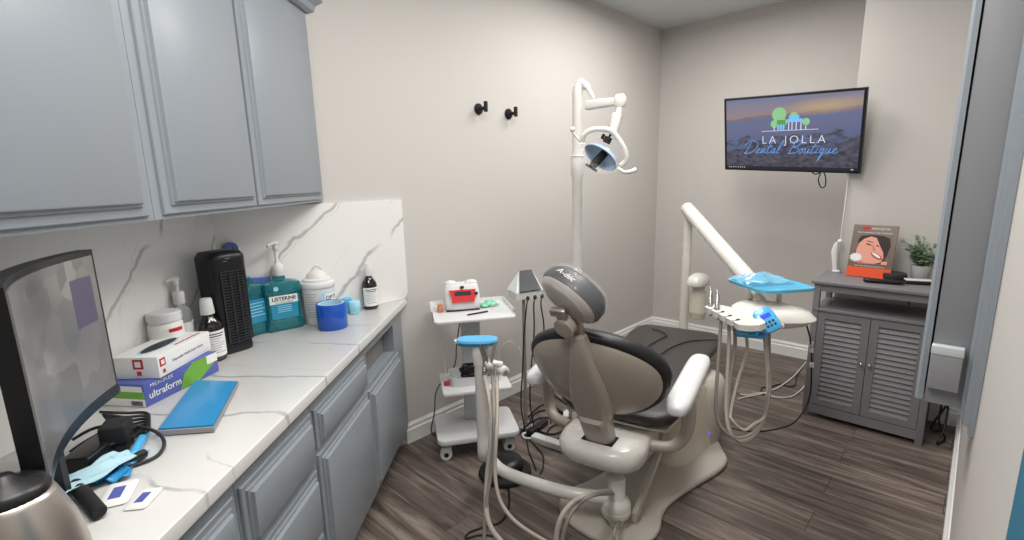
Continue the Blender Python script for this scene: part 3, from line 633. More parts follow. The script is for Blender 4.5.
# reflector dish: faces down and toward the patient
dc = Vector(LD(601, 157, tl)); nrm = (-_r*0.62 - _u*0.72 - _f*0.30).normalized()
xd = (_r - nrm*_r.dot(nrm)).normalized(); RFm = basis(dc, xd, nrm.cross(xd))
b = MB(RFm); b.rings([[(r_*math.cos(2*math.pi*i/36)*1.05, r_*0.82*math.sin(2*math.pi*i/36), z) for i in range(36)] for r_, z in ((0.02, -0.045), (0.06, -0.038), (0.088, -0.015), (0.096, 0.006), (0.092, 0.008), (0.084, -0.010), (0.055, -0.028), (0.018, -0.034))])
rf = obj('reflector', b, 'lens', lp, smooth=60); rf['label'] = 'pale blue glass reflector dish'
b = MB(RFm); b.cyl((0, 0, -0.03), (-0.005, -0.01, 0.06), 0.022); b.cyl((-0.005, -0.01, 0.06), (-0.006, -0.014, 0.075), 0.016); b.box(-0.04, 0.03, -0.02, -0.005, 0.072, 0.082, 0.003)
obj('bulb_housing', b, 'blkm', lp)
b = MB(); b.cyl(LD(606, 143, tl-0.02), LD(609, 137, tl-0.03), 0.02); b.cyl(LD(602, 139, tl-0.02), LD(604, 134, tl-0.03), 0.008); b.cyl(LD(607, 141, tl-0.02), LD(612, 132, tl-0.035), 0.006); obj('adjustment_knob', b, 'blkm', lp)
b = MB(); b.tube([LD(582, 143, tl), LD(588, 166, tl-0.06), LD(604, 173, tl-0.07), LD(618, 169, tl-0.03)], 0.004); b.rings([[tuple(Vector(LD(x, y, tl-0.05))+_u*dz) for x, y in ((584, 150), (592, 168), (606, 174), (618, 170))] for dz in (0, 0.03)], cap=False, closed=False)
obj('clear_shield', b, 'film', lp)
obj('handle', MB().tube([LD(618, 168, tl-0.02), LD(624, 172, tl-0.03), LD(631, 171.5, tl-0.04), LD(636, 169.5, tl-0.04)], [0.008, 0.013], n=12), 'offw', lp, smooth=60)
b = MB(); b.tube([LD(583, 144, tl), LD(578, 139, tl-0.01), LD(573, 132, tl-0.02)], 0.006); b.ball(LD(572.5, 129.5, tl-0.02), 0.014); obj('handle', b, 'offw', lp, smooth=60)

# ================================================================ DELIVERY UNIT
px_, py_ = -1.126, -0.851
du = thing('instrument_delivery_arm', 'white angled tube arm on a post carrying the blue covered tray beside the chair', 'delivery unit', (px_, py_, 0))
topz = P(686, 211, 3.7).z
obj('post', MB(fr((px_, py_, 0))).lathe([(0.10, 0.0), (0.10, 0.02), (0.034, 0.03), (0.032, topz)], n=24), 'offw', du, smooth=50)
endp = P(750, 281, 2.86)
b = MB(); A_ = Vector((px_, py_, topz+0.01)); E_ = endp; dd = (E_-A_).normalized()
b.tube([tuple(A_-dd*0.05), tuple(A_-dd*0.035), tuple(A_+dd*0.05), tuple(A_.lerp(E_, 0.5)), tuple(E_-dd*0.03), tuple(E_)], [0.03, 0.048, 0.048, 0.048, 0.048, 0.046], n=24, smooth=1)
obj('arm', b, 'offw', du, smooth=60)
HZ = 0.885
bd = Z(775, 316, HZ); DF = fr((bd.x, bd.y, HZ), YAW-math.pi/2-R(8))
b = MB(DF); _e = DF.inverted() @ E_; b.tube([tuple(_e), (_e.x, _e.y, _e.z-0.1), (_e.x+0.02, _e.y-0.02, 0.03), (_e.x*0.4, 0.06, 0.0)], 0.022); obj('knuckle', b, 'offw', du, smooth=60)
b = MB(DF); b.rings([rim(0.0, 0.02, -0.045, 0.10, 0.09), rim(0.0, 0.02, -0.03, 0.15, 0.12), rim(0.0, 0.02, 0.0, 0.185, 0.15), rim(-0.02, 0.02, 0.03, 0.175, 0.14), rim(-0.04, 0.03, 0.045, 0.13, 0.11)])
obj('head_body', b, 'offw', du, smooth=60)
# comb shaped holder plate on the side toward the chair
p0 = Z(704, 309, 0.90); p1 = Z(741, 329, 0.90); xd = (p1-p0); pl_len = xd.length; xd.normalize()
HPF = basis(p0, xd, Vector((0, 0, 1)).cross(xd)) @ Matrix.Rotation(R(8), 4, 'X')
n_t = 5; poly = []
tw = pl_len/n_t
for k in range(n_t):
    x0 = k*tw; x1 = (k+1)*tw
    poly += [(x0+0.002, 0.006), (x0+0.010, 0.0), (x1-0.018, 0.0), (x1-0.010, 0.006)]
    if k < n_t-1: poly += [(x1-0.010, 0.034), (x1-0.005, 0.042), (x1+0.002, 0.034)]
poly += [(pl_len+0.02, 0.03), (pl_len+0.035, 0.07), (pl_len+0.02, 0.105), (pl_len-0.03, 0.12), (0.10, 0.10), (0.03, 0.075), (0.005, 0.05)]
hp = obj('holder_plate', MB(HPF).prism(poly, -0.012, 0.016), 'offw', du, smooth=40)
b = MB(HPF)
for k in range(1, n_t):
    b.cyl((k*tw-0.004, 0.03, -0.03), (k*tw-0.004, 0.03, 0.019), 0.009)
obj('holder_sockets', b, 'blkm', hp)
for k, dxx in ((0, -0.05), (1, -0.05)):
    b = MB(HPF); x = (k+0.55)*tw; b.tube([(x, 0.02, -0.03), (x+dxx*0.5, 0.03, 0.03), (x+dxx, 0.05, 0.085)], [0.013, 0.011], n=12); b.cyl((x+dxx, 0.05, 0.085), (x+dxx*1.3-0.005, 0.058, 0.10), 0.008)
    obj('handpiece', b, 'chrome', du)
# keypad
kc = P(767, 320, 2.26); KF = basis(kc, _r0*1+_u*0.45, _u+_f*0.55-_r0*0.35)
b = MB(KF); b.sup([(0, 0, -0.012, 0.040, 0.055), (0, 0, -0.008, 0.045, 0.060), (0, 0, 0.006, 0.045, 0.060), (0, 0, 0.010, 0.041, 0.056)], n=32, e=4); kp = obj('keypad', b, 'sky', du, smooth=50); kp['label'] = 'keypad under light blue film'
obj('keypad_display', MB(KF).box(-0.022, 0.024, 0.008, 0.028, 0.0105, 0.0125, 0.001), 'e_key', kp)
b = MB(KF)
for i in range(3):
    for j in range(2): b.cyl((-0.018+0.018*i, -0.014-0.018*j, 0.010), (-0.018+0.018*i, -0.014-0.018*j, 0.0135), 0.0055, 12)
obj('keypad_buttons', b, 'ink', kp)
b = MB(); kk = Z(782, 326, HZ); b.tube([tuple(kc-Vector(KF.col[2][:3])*0.012), tuple(kk)], 0.014); obj('keypad_bracket', b, 'offw', du)
tc0 = P(750, 335, 2.45); TF_ = fr(tuple(tc0), YAW-math.pi/2-R(20))
b = MB(TF_); b.rings([rim(0, 0, -0.006, 0.066, 0.032, e=5), rim(0, 0, 0.012, 0.074, 0.040, e=5), rim(0, 0, 0.012, 0.068, 0.035, e=5), rim(0, 0, -0.001, 0.060, 0.028, e=5)]); b.tube([(0.03, 0.0, 0.0), (0.06, 0.05, 0.06)], 0.008)
o = obj('lower_tray', b, 'sky', du, smooth=40); o['label'] = 'small light blue tray under the holder plate'
# tray post
tq = Vector((-1.87, -1.70, 0)); tz = 0.994
obj('tray_post', MB().tube([(tq.x, tq.y, tz), (tq.x, tq.y, 0.885), (tq.x-0.015, tq.y+0.01, 0.862), (tq.x-0.07, tq.y+0.05, 0.862)], 0.013), 'offw', du, smooth=60)
# hoses hanging in loops
def dh(pts, r, m): hose([tuple(P(x, y, t)) for x, y, t in pts], r, m, du)
for k, (x0, m) in enumerate(((721, 'hosed'), (729, 'hose'), (734, 'hosed'), (745, 'hose'))):
    y0 = (318, 322, 325, 330)[k]; bx = (737, 739, 741, 744)[k]; by = (438, 440, 442, 430)[k]; ex = (768, 767, 769, 765)[k]
    dh([(x0, y0, 2.45), (x0-1+k, y0+20, 2.44), ((717, 727, 730, 738)[k], 380, 2.42), ((716, 726, 728, 731)[k], 410, 2.40), ((722, 729, 731, 732)[k], by-10, 2.38), (bx, by, 2.38), (754, by-6, 2.38), (765, 415, 2.40), (770-k*0.8, 385, 2.42), (ex, 345, 2.44), (ex, 332, 2.46)], 0.0085 if k < 3 else 0.0075, m)
dh([(803, 316, 2.55), (808, 330, 2.55), (811, 345, 2.6), (811.5, 372, 2.8), (810, 395, 2.9), (803, 412, 2.9), (790, 425, 2.85), (765, 431, 2.8), (745, 431, 2.9), (732, 428, 2.95)], 0.0045, 'cord')
b = MB()
for x, y in ((811, 344), (811.5, 350), (811.8, 365)): q = P(x, y, 2.6 if y < 360 else 2.72); b.cyl(tuple(q+Vector((0, 0, 0.012))), tuple(q-Vector((0, 0, 0.012))), 0.011, 12)
obj('cable_clip', b, 'white', du)
# water bottle holder on the post
q = P(699, 280, 3.55); wb = thing('water_bottle', 'cream water bottle hanging from a white cap on the arm post', 'bottle', (q.x, q.y, P(699, 321, 3.55).z))
zb = P(699, 321, 3.55).z; zt = P(699, 285, 3.55).z; zc = P(699, 273, 3.55).z; F = fr((q.x, q.y, 0))
obj('bottle', MB(F).lathe([(0.035, zb), (0.05, zb+0.005), (0.055, zb+0.02), (0.056, zb+0.05), (0.058, zb+0.055), (0.056, zb+0.06), (0.056, zt-0.07), (0.050, zt-0.05), (0.042, zt-0.035), (0.042, zt)], n=28), 'cream', wb, smooth=50)
b = MB(F); b.lathe([(0.05, zt-0.02), (0.052, zt+0.0), (0.05, zt+0.012)]); b.rings([rim(-0.015, 0, zt+0.006, 0.10, 0.065), rim(-0.015, 0, zt+0.03, 0.105, 0.068), rim(-0.012, 0, zc-0.02, 0.085, 0.055), rim(-0.01, 0, zc, 0.04, 0.03)])
obj('cap', b, 'offw', wb, smooth=50)
# instrument tray on top
ctr = Vector((-1.868, -1.648, 1.007)); wx, wy = 0.15, 0.170; TRF = fr(tuple(ctr), -0.65)
it = thing('instrument_tray', 'rectangular metal instrument tray under a glossy light blue cover', 'tray', tuple(ctr+Vector((0, 0, -0.012))))
def rr(z, dx): return rim(0, 0, z, wx+dx, wy+dx, n=44, e=7)
obj('tray_base', MB(TRF).rings([rr(-0.012, -0.02), rr(-0.010, -0.01), rr(0.006, 0.0), rr(0.006, -0.004), rr(-0.006, -0.014), rr(-0.007, -0.04)]), 'chrome', it, smooth=40)
obj('tray_cover', MB(TRF).rings([rr(-0.0085, 0.0), rr(0.0, 0.003), rr(0.0078, 0.004), rr(0.0085, -0.003), rr(-0.002, -0.017), rr(-0.004, -0.04)]), 'tray', it, smooth=40)
def bag(u, v):
    x = -wx*0.98+2*wx*0.93*u; y = -wy*0.15+wy*1.12*v
    z = 0.012+0.035*math.sin(math.pi*u)*math.sin(math.pi*v)+0.007*math.sin(u*17+v*4)+0.006*math.sin(v*13+u*7)
    return (x, y, max(z, 0.009))
o = obj('instrument_bag', MB(TRF).grid(bag, 26, 14), 'filmblue', None, smooth=30); tag(o, 'crumpled translucent pouch lying on the blue covered tray', 'pouch')
it2 = obj('dental_mirror', MB(TRF).cyl((-wx*0.5, wy*0.2, 0.006), (wx*0.5, wy*0.5, 0.007), 0.003, 10).cyl((wx*0.5, wy*0.5, 0.005), (wx*0.5, wy*0.5, 0.009), 0.011, 16), 'chrome'); tag(it2, 'thin metal hand instrument under the pouch on the tray', 'instrument')

# ================================================================ WHEELED CART
cc = Vector((-2.815, -0.33)); CA = R(-34)
cart = thing('wheeled_cart', 'white three level wheeled cart against the back wall', 'cart', (cc.x, cc.y, 0), CA)
F = fr((cc.x, cc.y, 0), CA)
def rpoly(hx, hy, r, n=6):
    out = []
    for sx, sy, a0 in ((1, 1, 0), (-1, 1, 90), (-1, -1, 180), (1, -1, 270)):
        for k in range(n+1):
            a = R(a0+90*k/n); out.append((sx*(hx-r)+r*math.cos(a), sy*(hy-r)+r*math.sin(a)))
    return out
obj('base', MB(F).prism(rpoly(0.24, 0.175, 0.045), 0.105, 0.14, b=0.008), 'white', cart, smooth=40)
b = MB(F); b.box(-0.055, 0.055, 0.05, 0.115, 0.138, 0.835, 0.006); obj('column', b, 'sensorl', cart)
obj('shelf', MB(F).prism([(x*0.93-0.0, y*0.95-0.02) for x, y in rpoly(0.21, 0.17, 0.02)], 0.405, 0.425, b=0.004), 'white', cart, smooth=40)
tp_ = MB(F); tp_.prism([(x, y-0.01) for x, y in rpoly(0.225, 0.195, 0.03)], 0.83, 0.845, b=0.003)
obj('top_tray', tp_, 'white', cart, smooth=40)
b = MB(F)
def lip(pts): b.rings([[(x*k_, (y)*k_-0.01*0, z) for x, y in pts] for z, k_ in ((0.838, 0.985), (0.868, 1.0), (0.868, 0.985), (0.842, 0.968))], cap=False, closed=False)
R2 = rpoly(0.228, 0.198, 0.03)
b.T = Matrix.Translation((0, -0.01, 0)); lip([(x, y) for x, y in R2[:15]]); b.T = Matrix.Translation((0, -0.01, 0)); lip([R2[14], (-0.228, -0.05), (-0.228, -0.12)]); lip([(0.228, -0.12), (0.228, -0.05), (0.228, 0.0), R2[0]])
obj('tray_rim', b, 'white', cart, smooth=40)
cs0 = None
for sx in (-1, 1):
    for sy in (-1, 1):
        cst = MB(F); x, y = sx*0.185, sy*0.125
        cst.cyl((x, y, 0.085), (x, y, 0.104), 0.014); cst.rings([[(x+a_, y+q_, z_) for a_, q_ in ((-0.034, -0.026), (0.022, -0.026), (0.022, 0.026), (-0.034, 0.026))] for z_ in (0.055, 0.088)])
        ca_ = obj('caster', cst, 'sensorl', cart)
        wl = MB(F).cyl((x-0.008, y-0.022, 0.036), (x-0.008, y-0.008, 0.036), 0.034, 24).cyl((x-0.008, y+0.008, 0.036), (x-0.008, y+0.022, 0.036), 0.034, 24)
        obj('wheel', wl, 'white', ca_); obj('hub', MB(F).cyl((x-0.008, y-0.0245, 0.036), (x-0.008, y+0.0245, 0.036), 0.014, 16), 'blkm', ca_)
# things on the cart
CT = 0.845
dv = thing('dental_device', 'white table device with a red and dark display on the cart top', 'device', tuple(F @ Vector((-0.05, 0.03, CT))), CA)
DFm = F @ Matrix.Translation((-0.045, 0.045, CT+0.001))
def devring(z, s, d): return rim(0, d, z, 0.105*s, 0.062*s*0.9, e=4)
b = MB(DFm); b.rings([devring(0.0, 0.92, 0), devring(0.01, 0.98, 0), devring(0.055, 1.0, 0.0), devring(0.10, 0.98, 0.018), devring(0.135, 0.93, 0.03), devring(0.145, 0.85, 0.032)])
b.ball((-0.06, 0.03, 0.145), 0.038, 0.03, 0.02); b.ball((0.06, 0.03, 0.145), 0.038, 0.03, 0.02)
bd_ = obj('body', b, 'white', dv, smooth=50)
fa = basis(DFm @ Vector((0, -0.051, 0.086)), DFm.to_3x3() @ Vector((1, 0, 0)), DFm.to_3x3() @ Vector((0, 0.33, 1)))
b = MB(fa); b.rings([[(x, y, z) for x, y in ((-0.064, -0.036), (0.064, -0.036), (0.072, 0.0), (0.076, 0.036), (-0.078, 0.036), (-0.076, 0.024), (-0.066, 0.0))] for z in (-0.004, 0.006)])
rp_ = obj('red_panel', b, 'redw', dv); rp_['label'] = 'red window around the display'
obj('display', MB(fa).box(-0.046, 0.048, 0.002, 0.026, 0.006, 0.008), 'ink', rp_)
b = MB(fa); b.cyl((0.078, 0.01, -0.01), (0.078, 0.01, 0.014), 0.009); b.box(-0.01, 0.01, 0.045, 0.058, -0.02, 0.004, 0.002); obj('knob', b, 'blkm', dv)
obj('foot_strip', MB(DFm).box(-0.095, 0.095, -0.06, -0.045, 0.001, 0.008, 0.002), 'ink', dv)
def on(x, y, z=CT): return F @ Matrix.Translation((x, y, z))
o = obj('plastic_jar', MB(on(-0.175, 0.01, CT+0.001)).lathe([(0.016, 0), (0.018, 0.004), (0.018, 0.026), (0.014, 0.03), (0.015, 0.032), (0.015, 0.042), (0.012, 0.044)]), 'amber'); tag(o, 'small orange plastic jar at the left end of the cart top', 'jar')
def maskfn(u, v):
    x = -0.06+0.12*u; y = -0.035+0.07*v; return (x, y, 0.006+0.028*math.sin(math.pi*u)*math.sin(math.pi*v)**0.8+0.004*math.sin(u*20))
g_ = on(0.115, 0.06, CT+0.002) @ Matrix.Rotation(R(20), 4, 'Z')
o = obj('nose_mask', MB(g_).grid(maskfn, 16, 10), 'mask', solid=0.003); tag(o, 'crumpled green plastic piece beside the white device', 'mask')
def bagf(u, v):
    x = -0.05+0.10*u; y = -0.06+0.12*v; return (x, y, 0.008+0.035*math.sin(math.pi*u)*math.sin(math.pi*v)+0.006*math.sin(u*14+v*9))
g_ = on(0.165, -0.04, CT+0.002)
o = obj('plastic_pouch', MB(g_).grid(bagf, 16, 16), 'film', solid=0.001); tag(o, 'clear plastic pouch at the right end of the cart top', 'pouch')
o = obj('pen', MB(on(0.03, -0.10, CT+0.006)).cyl((-0.06, -0.02, 0), (0.055, 0.02, 0), 0.0045, 12).cyl((-0.07, -0.0235, 0), (-0.06, -0.02, 0), 0.002, 8, r2=0.004), 'ink'); tag(o, 'dark slim pen lying on the cart top', 'pen')
ob = obj('storage_bin', MB(on(0.0, -0.03, 0.4255)).rings([rim(0, 0, 0.0, 0.14, 0.08, e=6), rim(0, 0, 0.055, 0.15, 0.09, e=6), rim(0, 0, 0.055, 0.145, 0.085, e=6), rim(0, 0, 0.004, 0.135, 0.075, e=6)]), 'white'); tag(ob, 'shallow white bin on the middle shelf of the cart', 'bin')
random.seed(3); b = MB(on(-0.0, -0.03, 0.44))
for k in range(5):
    pts = []
    for i in range(12):
        a = i*0.9+k; pts.append((0.085*math.cos(a)*(0.7+0.3*random.random()), 0.05*math.sin(a)*(0.7+0.3*random.random()), 0.012+0.015*k*0.9+0.02*random.random()))
    b.tube(pts, 0.006, n=7, smooth=4)
o = obj('cable_coil', b, 'cord'); tag(o, 'coil of black cable in the white bin on the cart shelf', 'cable')
o = obj('plug', MB(on(-0.165, -0.06, 0.4255)).box(-0.015, 0.015, -0.012, 0.012, 0, 0.022, 0.003), 'red'); tag(o, 'small red cap on the middle shelf of the cart', 'cap')
o = obj('power_adapter', MB(on(-0.16, 0.02, 0.4255)).box(-0.02, 0.02, -0.02, 0.02, 0, 0.035, 0.004).tube([(0, 0, 0.03), (-0.005, 0.02, 0.09), (0.0, 0.04, 0.2)], 0.0035), 'cordw'); tag(o, 'white plug adapter on the left of the cart shelf', 'adapter')
b = MB(); q = F @ Vector((-0.04, 0.12, 0.83)); q2 = F @ Vector((-0.10, 0.16, 0.45)); q3 = F @ Vector((-0.21, 0.19, 0.3)); q4 = F @ Vector((-0.26, 0.14, 0.03))
b.tube([tuple(q), tuple(F @ Vector((-0.08, 0.14, 0.6))), tuple(q2), tuple(q3), tuple(F @ Vector((-0.235, 0.19, 0.15))), tuple(q4), tuple(F @ Vector((-0.15, 0.13, 0.006)))], 0.0035, n=8)
o = obj('power_cord', b, 'cord', cart)
# foot control and floor things
fc = Z(505, 468, 0.03)
ft = thing('foot_control', 'black round foot control on the floor under the arm tube', 'foot pedal', (fc.x, fc.y, 0))
obj('base', MB(fr((fc.x, fc.y, 0))).lathe([(0.14, 0.0), (0.145, 0.01), (0.14, 0.025), (0.12, 0.035)], n=36), 'blkm', ft)
obj('pedal', MB(fr((fc.x, fc.y, 0))).lathe([(0.10, 0.034), (0.105, 0.06), (0.09, 0.085), (0.04, 0.095), (0.01, 0.096)], n=36), 'blk', ft, smooth=50)
# scanner on a slim stand behind the chair
sb = Z(526, 426, 0.0); sd = (sb-EYE).dot(_f)
st = thing('chairside_device', 'white device with a tilted dark screen on a slim pole behind the headrest', 'device', (sb.x, sb.y, 0))
zt_ = P(526, 298, sd+0.0).z
k_ = [h/100 for h in range(60, 130)]
zt_ = 1.0
SF = fr((sb.x, sb.y, 0), YAW-math.pi/2+R(28))
# device head height: the white base reads at pixel row 291
zt_ = 0.02
def zrow(x, y, row):
    d = Vector((x, y, 0))-EYE; best = None
    for i in range(0, 260):
        v = Vector((x, y, i*0.01))-EYE; t = v.dot(_f); py = 270+PDY-FPX*v.dot(_u)/t
        if best is None or abs(py-row) < best[0]: best = (abs(py-row), i*0.01)
    return best[1]
zt_ = zrow(sb.x, sb.y, 298)
obj('pole', MB(SF).lathe([(0.06, 0.0), (0.06, 0.012), (0.012, 0.02), (0.010, zt_)], n=20), 'hosed', st, smooth=50)
b = MB(SF); b.rings([[(x, y+0.03, z) for x, y in ((-0.07, -0.07), (0.11, -0.07), (0.12, 0.07), (-0.055, 0.07))] for z in (zt_, zt_+0.045)]); obj('housing', b, 'white', st)
b = MB(SF); b.rings([[(-0.065, -0.035, zt_+0.045), (-0.065, 0.10, zt_+0.045), (0.02, 0.10, zt_+0.145)], [(0.12, -0.035, zt_+0.045), (0.12, 0.10, zt_+0.045), (0.12, 0.10, zt_+0.145)]]); obj('screen_body', b, 'sensorl', st)
b = MB(SF); b.rings([[(-0.05, -0.045, zt_+0.047), (0.10, -0.045, zt_+0.047), (0.11, 0.095, zt_+0.148), (0.025, 0.095, zt_+0.148)], [(-0.05, -0.049, zt_+0.053), (0.10, -0.049, zt_+0.053), (0.11, 0.091, zt_+0.154), (0.025, 0.091, zt_+0.154)]]); obj('screen', b, 'puck', st)
for k, (x_, sx_) in enumerate(((-0.01, -0.03), (0.04, -0.015), (0.09, 0.06))):
    b = MB(SF); b.cyl((x_, -0.075, zt_+0.02), (x_-0.01, -0.09, zt_+0.012), 0.011)
    b.tube([(x_-0.01, -0.09, zt_+0.012), (x_-0.03, -0.11, zt_-0.03), (x_-0.045+0.02*k, -0.10, zt_-0.2), (x_-0.05+0.01*k, -0.08, zt_-0.45), (x_-0.03+sx_, -0.07, 0.2), (x_-0.02+sx_, -0.10, 0.03)], 0.0045, n=8, smooth=6)
    obj('cable', b, 'cord', st)
# power strip
a0 = Z(533, 437, 0.02); a1 = Z(560, 446, 0.02); dxx = (a1-a0); pn = dxx.length; dxx.normalize(); PSF = basis((a0.x, a0.y, 0), dxx, Vector((0, 0, 1)).cross(dxx))
ps = thing('power_strip', 'white power strip lying on the floor left of the chair', 'power strip', ((a0.x+a1.x)/2, (a0.y+a1.y)/2, 0))
obj('body', MB(PSF).box(0, pn+0.04, -0.028, 0.028, 0.0, 0.042, 0.006), 'white', ps)
obj('handle_loop', MB(PSF).tube([(0.0, -0.02, 0.02), (-0.04, -0.035, 0.02), (-0.075, 0.0, 0.02), (-0.04, 0.035, 0.02), (0.0, 0.02, 0.02)], 0.006), 'white', ps, smooth=60)
random.seed(5)
def floor_cable(name, pts, r, m, label, lift=None):
    b = MB(); q = []
    for i, p_ in enumerate(pts):
        v = Z(p_[0], p_[1], r+0.001) if len(p_) == 2 else Z(p_[0], p_[1], p_[2]); q.append(tuple(v))
    b.tube(q, r, n=8, smooth=7); o = obj(name, b, m, smooth=60); tag(o, label, 'cable'); return o
floor_cable('floor_cable', [(527, 430), (533, 415, 0.02), (545, 410), (560, 412), (572, 421), (568, 432), (556, 440), (545, 441, 0.02), (550, 428), (562, 424, 0.015), (577, 427)], 0.0055, 'cord', 'black cable looping on the floor between the power strip and the chair')
floor_cable('floor_cable', [(524, 432), (526, 420, 0.02), (540, 406), (552, 405), (566, 416, 0.02), (580, 431), (575, 441)], 0.005, 'cord', 'outer black cable loop on the floor behind the power strip')
floor_cable('floor_cable', [(526, 436), (529, 452), (533, 461), (536, 470)], 0.004, 'cord', 'thin black cable running forward on the floor from the power strip handle')
floor_cable('floor_cable', [(527, 436), (538, 449), (543, 456), (543, 468), (540, 474)], 0.004, 'cord', 'second thin black cable curving forward beside the first one')
floor_cable('floor_cable', [(505, 481), (509, 492), (508, 510), (500, 522), (484, 527), (470, 532), (466, 538), (480, 535), (496, 537), (505, 546)], 0.0045, 'cord', 'black cord on the floor at the bottom of the photo left of the base plate')
b = MB(); v = Z(540, 428, 0.0); b.T = Matrix.Translation((v.x, v.y, 0)) @ Matrix.Rotation(R(10), 4, 'Z'); b.box(-0.06, 0.07, -0.025, 0.025, 0.0, 0.035, 0.008); b.box(-0.14, -0.08, -0.03, 0.02, 0.0, 0.05, 0.008)
o = obj('power_adapter', b, 'blk'); tag(o, 'black power adapters on the floor behind the power strip', 'adapter')
b = MB(); v = Z(566, 420, 0.0); b.T = Matrix.Translation((v.x, v.y, 0)) @ Matrix.Rotation(R(35), 4, 'Z'); b.box(-0.03, 0.05, -0.018, 0.018, 0.01, 0.045, 0.004); b.tube([(-0.03, 0, 0.03), (-0.07, 0.01, 0.02), (-0.09, -0.02, 0.01)], 0.009); b.tube([(0.05, 0, 0.03), (0.09, 0.0, 0.05), (0.12, 0.02, 0.01)], 0.008)
o = obj('hose_fitting', b, 'cordw'); tag(o, 'white plug fitting on the floor against the chair cover', 'plug')
floor_cable('floor_cable', [(806, 362), (795, 375), (781, 386), (770, 391), (757, 395), (745, 397), (738, 399)], 0.005, 'cordw', 'white cable on the floor coming from the left side of the louvered cabinet')
floor_cable('floor_cable', [(806, 384), (800, 391), (790, 397), (775, 397), (762, 393), (748, 395), (740, 394)], 0.005, 'cordw', 'lower white cable on the floor beside the louvered cabinet')
floor_cable('floor_cable', [(803, 366), (797, 376), (795, 385), (788, 386), (780, 384), (770, 387), (762, 388), (762, 394), (770, 392)], 0.004, 'cord', 'thin black cable tangled with the white cables on the floor')

floor_cable('floor_cable', [(520, 433), (528, 424, 0.03), (541, 418), (556, 419), (566, 428, 0.02), (553, 434), (540, 431), (534, 423)], 0.006, 'cord', 'thick black cable coil right behind the power strip')
floor_cable('floor_cable', [(549, 388), (556, 396), (567, 405), (577, 414, 0.03), (585, 424, 0.05)], 0.005, 'cord', 'black cable running under the left armrest toward the wall')
# ================================================================ LOUVERED CABINET
bx0, bx1, by0, by1, bz = -1.13, -0.735, -2.335, -1.705, 0.915
lc = thing('storage_cabinet', 'dark gray cabinet with two louvered doors and an open shelf under its top', 'cabinet', ((bx0+bx1)/2, (by0+by1)/2, 0))
obj('top', MB().box(bx0-0.015, bx1+0.01, by0-0.015, by1+0.015, bz-0.02, bz, 0.003), 'louver', lc)
for x, y in ((bx0, by0), (bx0, by1-0.035), (bx1-0.035, by0), (bx1-0.035, by1-0.035)): obj('leg', MB().box(x, x+0.035, y, y+0.035, 0, bz-0.021, 0.002), 'louver', lc)
b = MB(); b.box(bx0+0.003, bx0+0.02, by0+0.035, by1-0.035, bz-0.065, bz-0.021); b.box(bx1-0.02, bx1-0.003, by0+0.035, by1-0.035, bz-0.065, bz-0.021)
for y in (by0+0.008, by1-0.022): b.box(bx0+0.035, bx1-0.035, y, y+0.014, bz-0.065, bz-0.021); b.box(bx0+0.035, bx1-0.035, y, y+0.014, 0.07, 0.735)
obj('side_panels', b, 'louver', lc)
obj('shelf', MB().box(bx0-0.002, bx1, by0+0.004, by1-0.004, 0.72, 0.738, 0.002), 'louver', lc)
b = MB(); b.box(bx0+0.002, bx0+0.02, by0+0.035, by1-0.035, 0.03, 0.088); b.box(bx0+0.03, bx1, by0+0.03, by1-0.03, 0.075, 0.09); b.box(bx1-0.012, bx1-0.004, by0+0.03, by1-0.03, 0.07, 0.735); obj('base_rail', b, 'louver', lc)
ym = (by0+by1)/2
for y0, y1, side in ((ym+0.0015, by1-0.037, 1), (by0+0.037, ym-0.0015, -1)):
    b = MB(); z0, z1 = 0.092, 0.716; x0 = bx0+0.003; fw = 0.042
    b.box(x0, x0+0.018, y0, y0+fw, z0, z1, 0.001); b.box(x0, x0+0.018, y1-fw, y1, z0, z1, 0.001); b.box(x0, x0+0.018, y0+fw, y1-fw, z0, z0+fw, 0.001); b.box(x0, x0+0.018, y0+fw, y1-fw, z1-fw, z1, 0.001)
    n = 17; hh = (z1-z0-2*fw)/n
    for k in range(n):
        z = z0+fw+k*hh; b.rings([[(x0+0.003, y, z), (x0+0.016, y, z+hh*0.85), (x0+0.019, y, z+hh*0.85), (x0+0.006, y, z)] for y in (y0+fw, y1-fw)])
    b.box(x0+0.019, x0+0.021, y0+0.01, y1-0.01, z0+0.01, z1-0.01)
    d_ = obj('door', b, 'louver', lc, smooth=0)
    yk_ = y0+0.02 if side == 1 else y1-0.02
    obj('knob', MB().cyl((x0, yk_, 0.43), (x0-0.012, yk_, 0.43), 0.005, 12).ball((x0-0.018, yk_, 0.43), 0.010), 'chrome', d_)
TZ = bz+0.001
# poster display
pb = Vector((-0.862, -1.940, TZ)); pw, ph = 0.24, 0.335
pxd = (Z(893, 282, TZ)-Z(848, 275, TZ)); pxd.z = 0; pxd = Vector((-0.10, -0.995, 0)).normalized()
lean = R(12); nx = Vector((0, 0, 1)).cross(pxd).normalized()   # away from viewer side check below
if nx.dot(_f) < 0: nx = -nx
yd = (Vector((0, 0, 1))*math.cos(lean)+nx*math.sin(lean))
PF = basis(pb+Vector((0, 0, 0.004)), pxd, yd)
ppo = thing('poster_display', 'brown and orange dental poster with a smiling face leaning on the column', 'poster', tuple(pb))
obj('board', MB(PF).box(-pw/2, pw/2, 0, ph, -0.012, 0.0, 0.001), 'postbr', ppo)
def flat(F, poly, m, name, par, z=0.0006, th=0.0005): return obj(name, MB(F).prism(poly, z, z+th), m, par, smooth=0)
flat(PF, [(-pw/2, 0.0), (pw/2, 0.0), (pw/2, 0.062), (-pw/2, 0.062)], 'orange', 'printed_band', ppo)
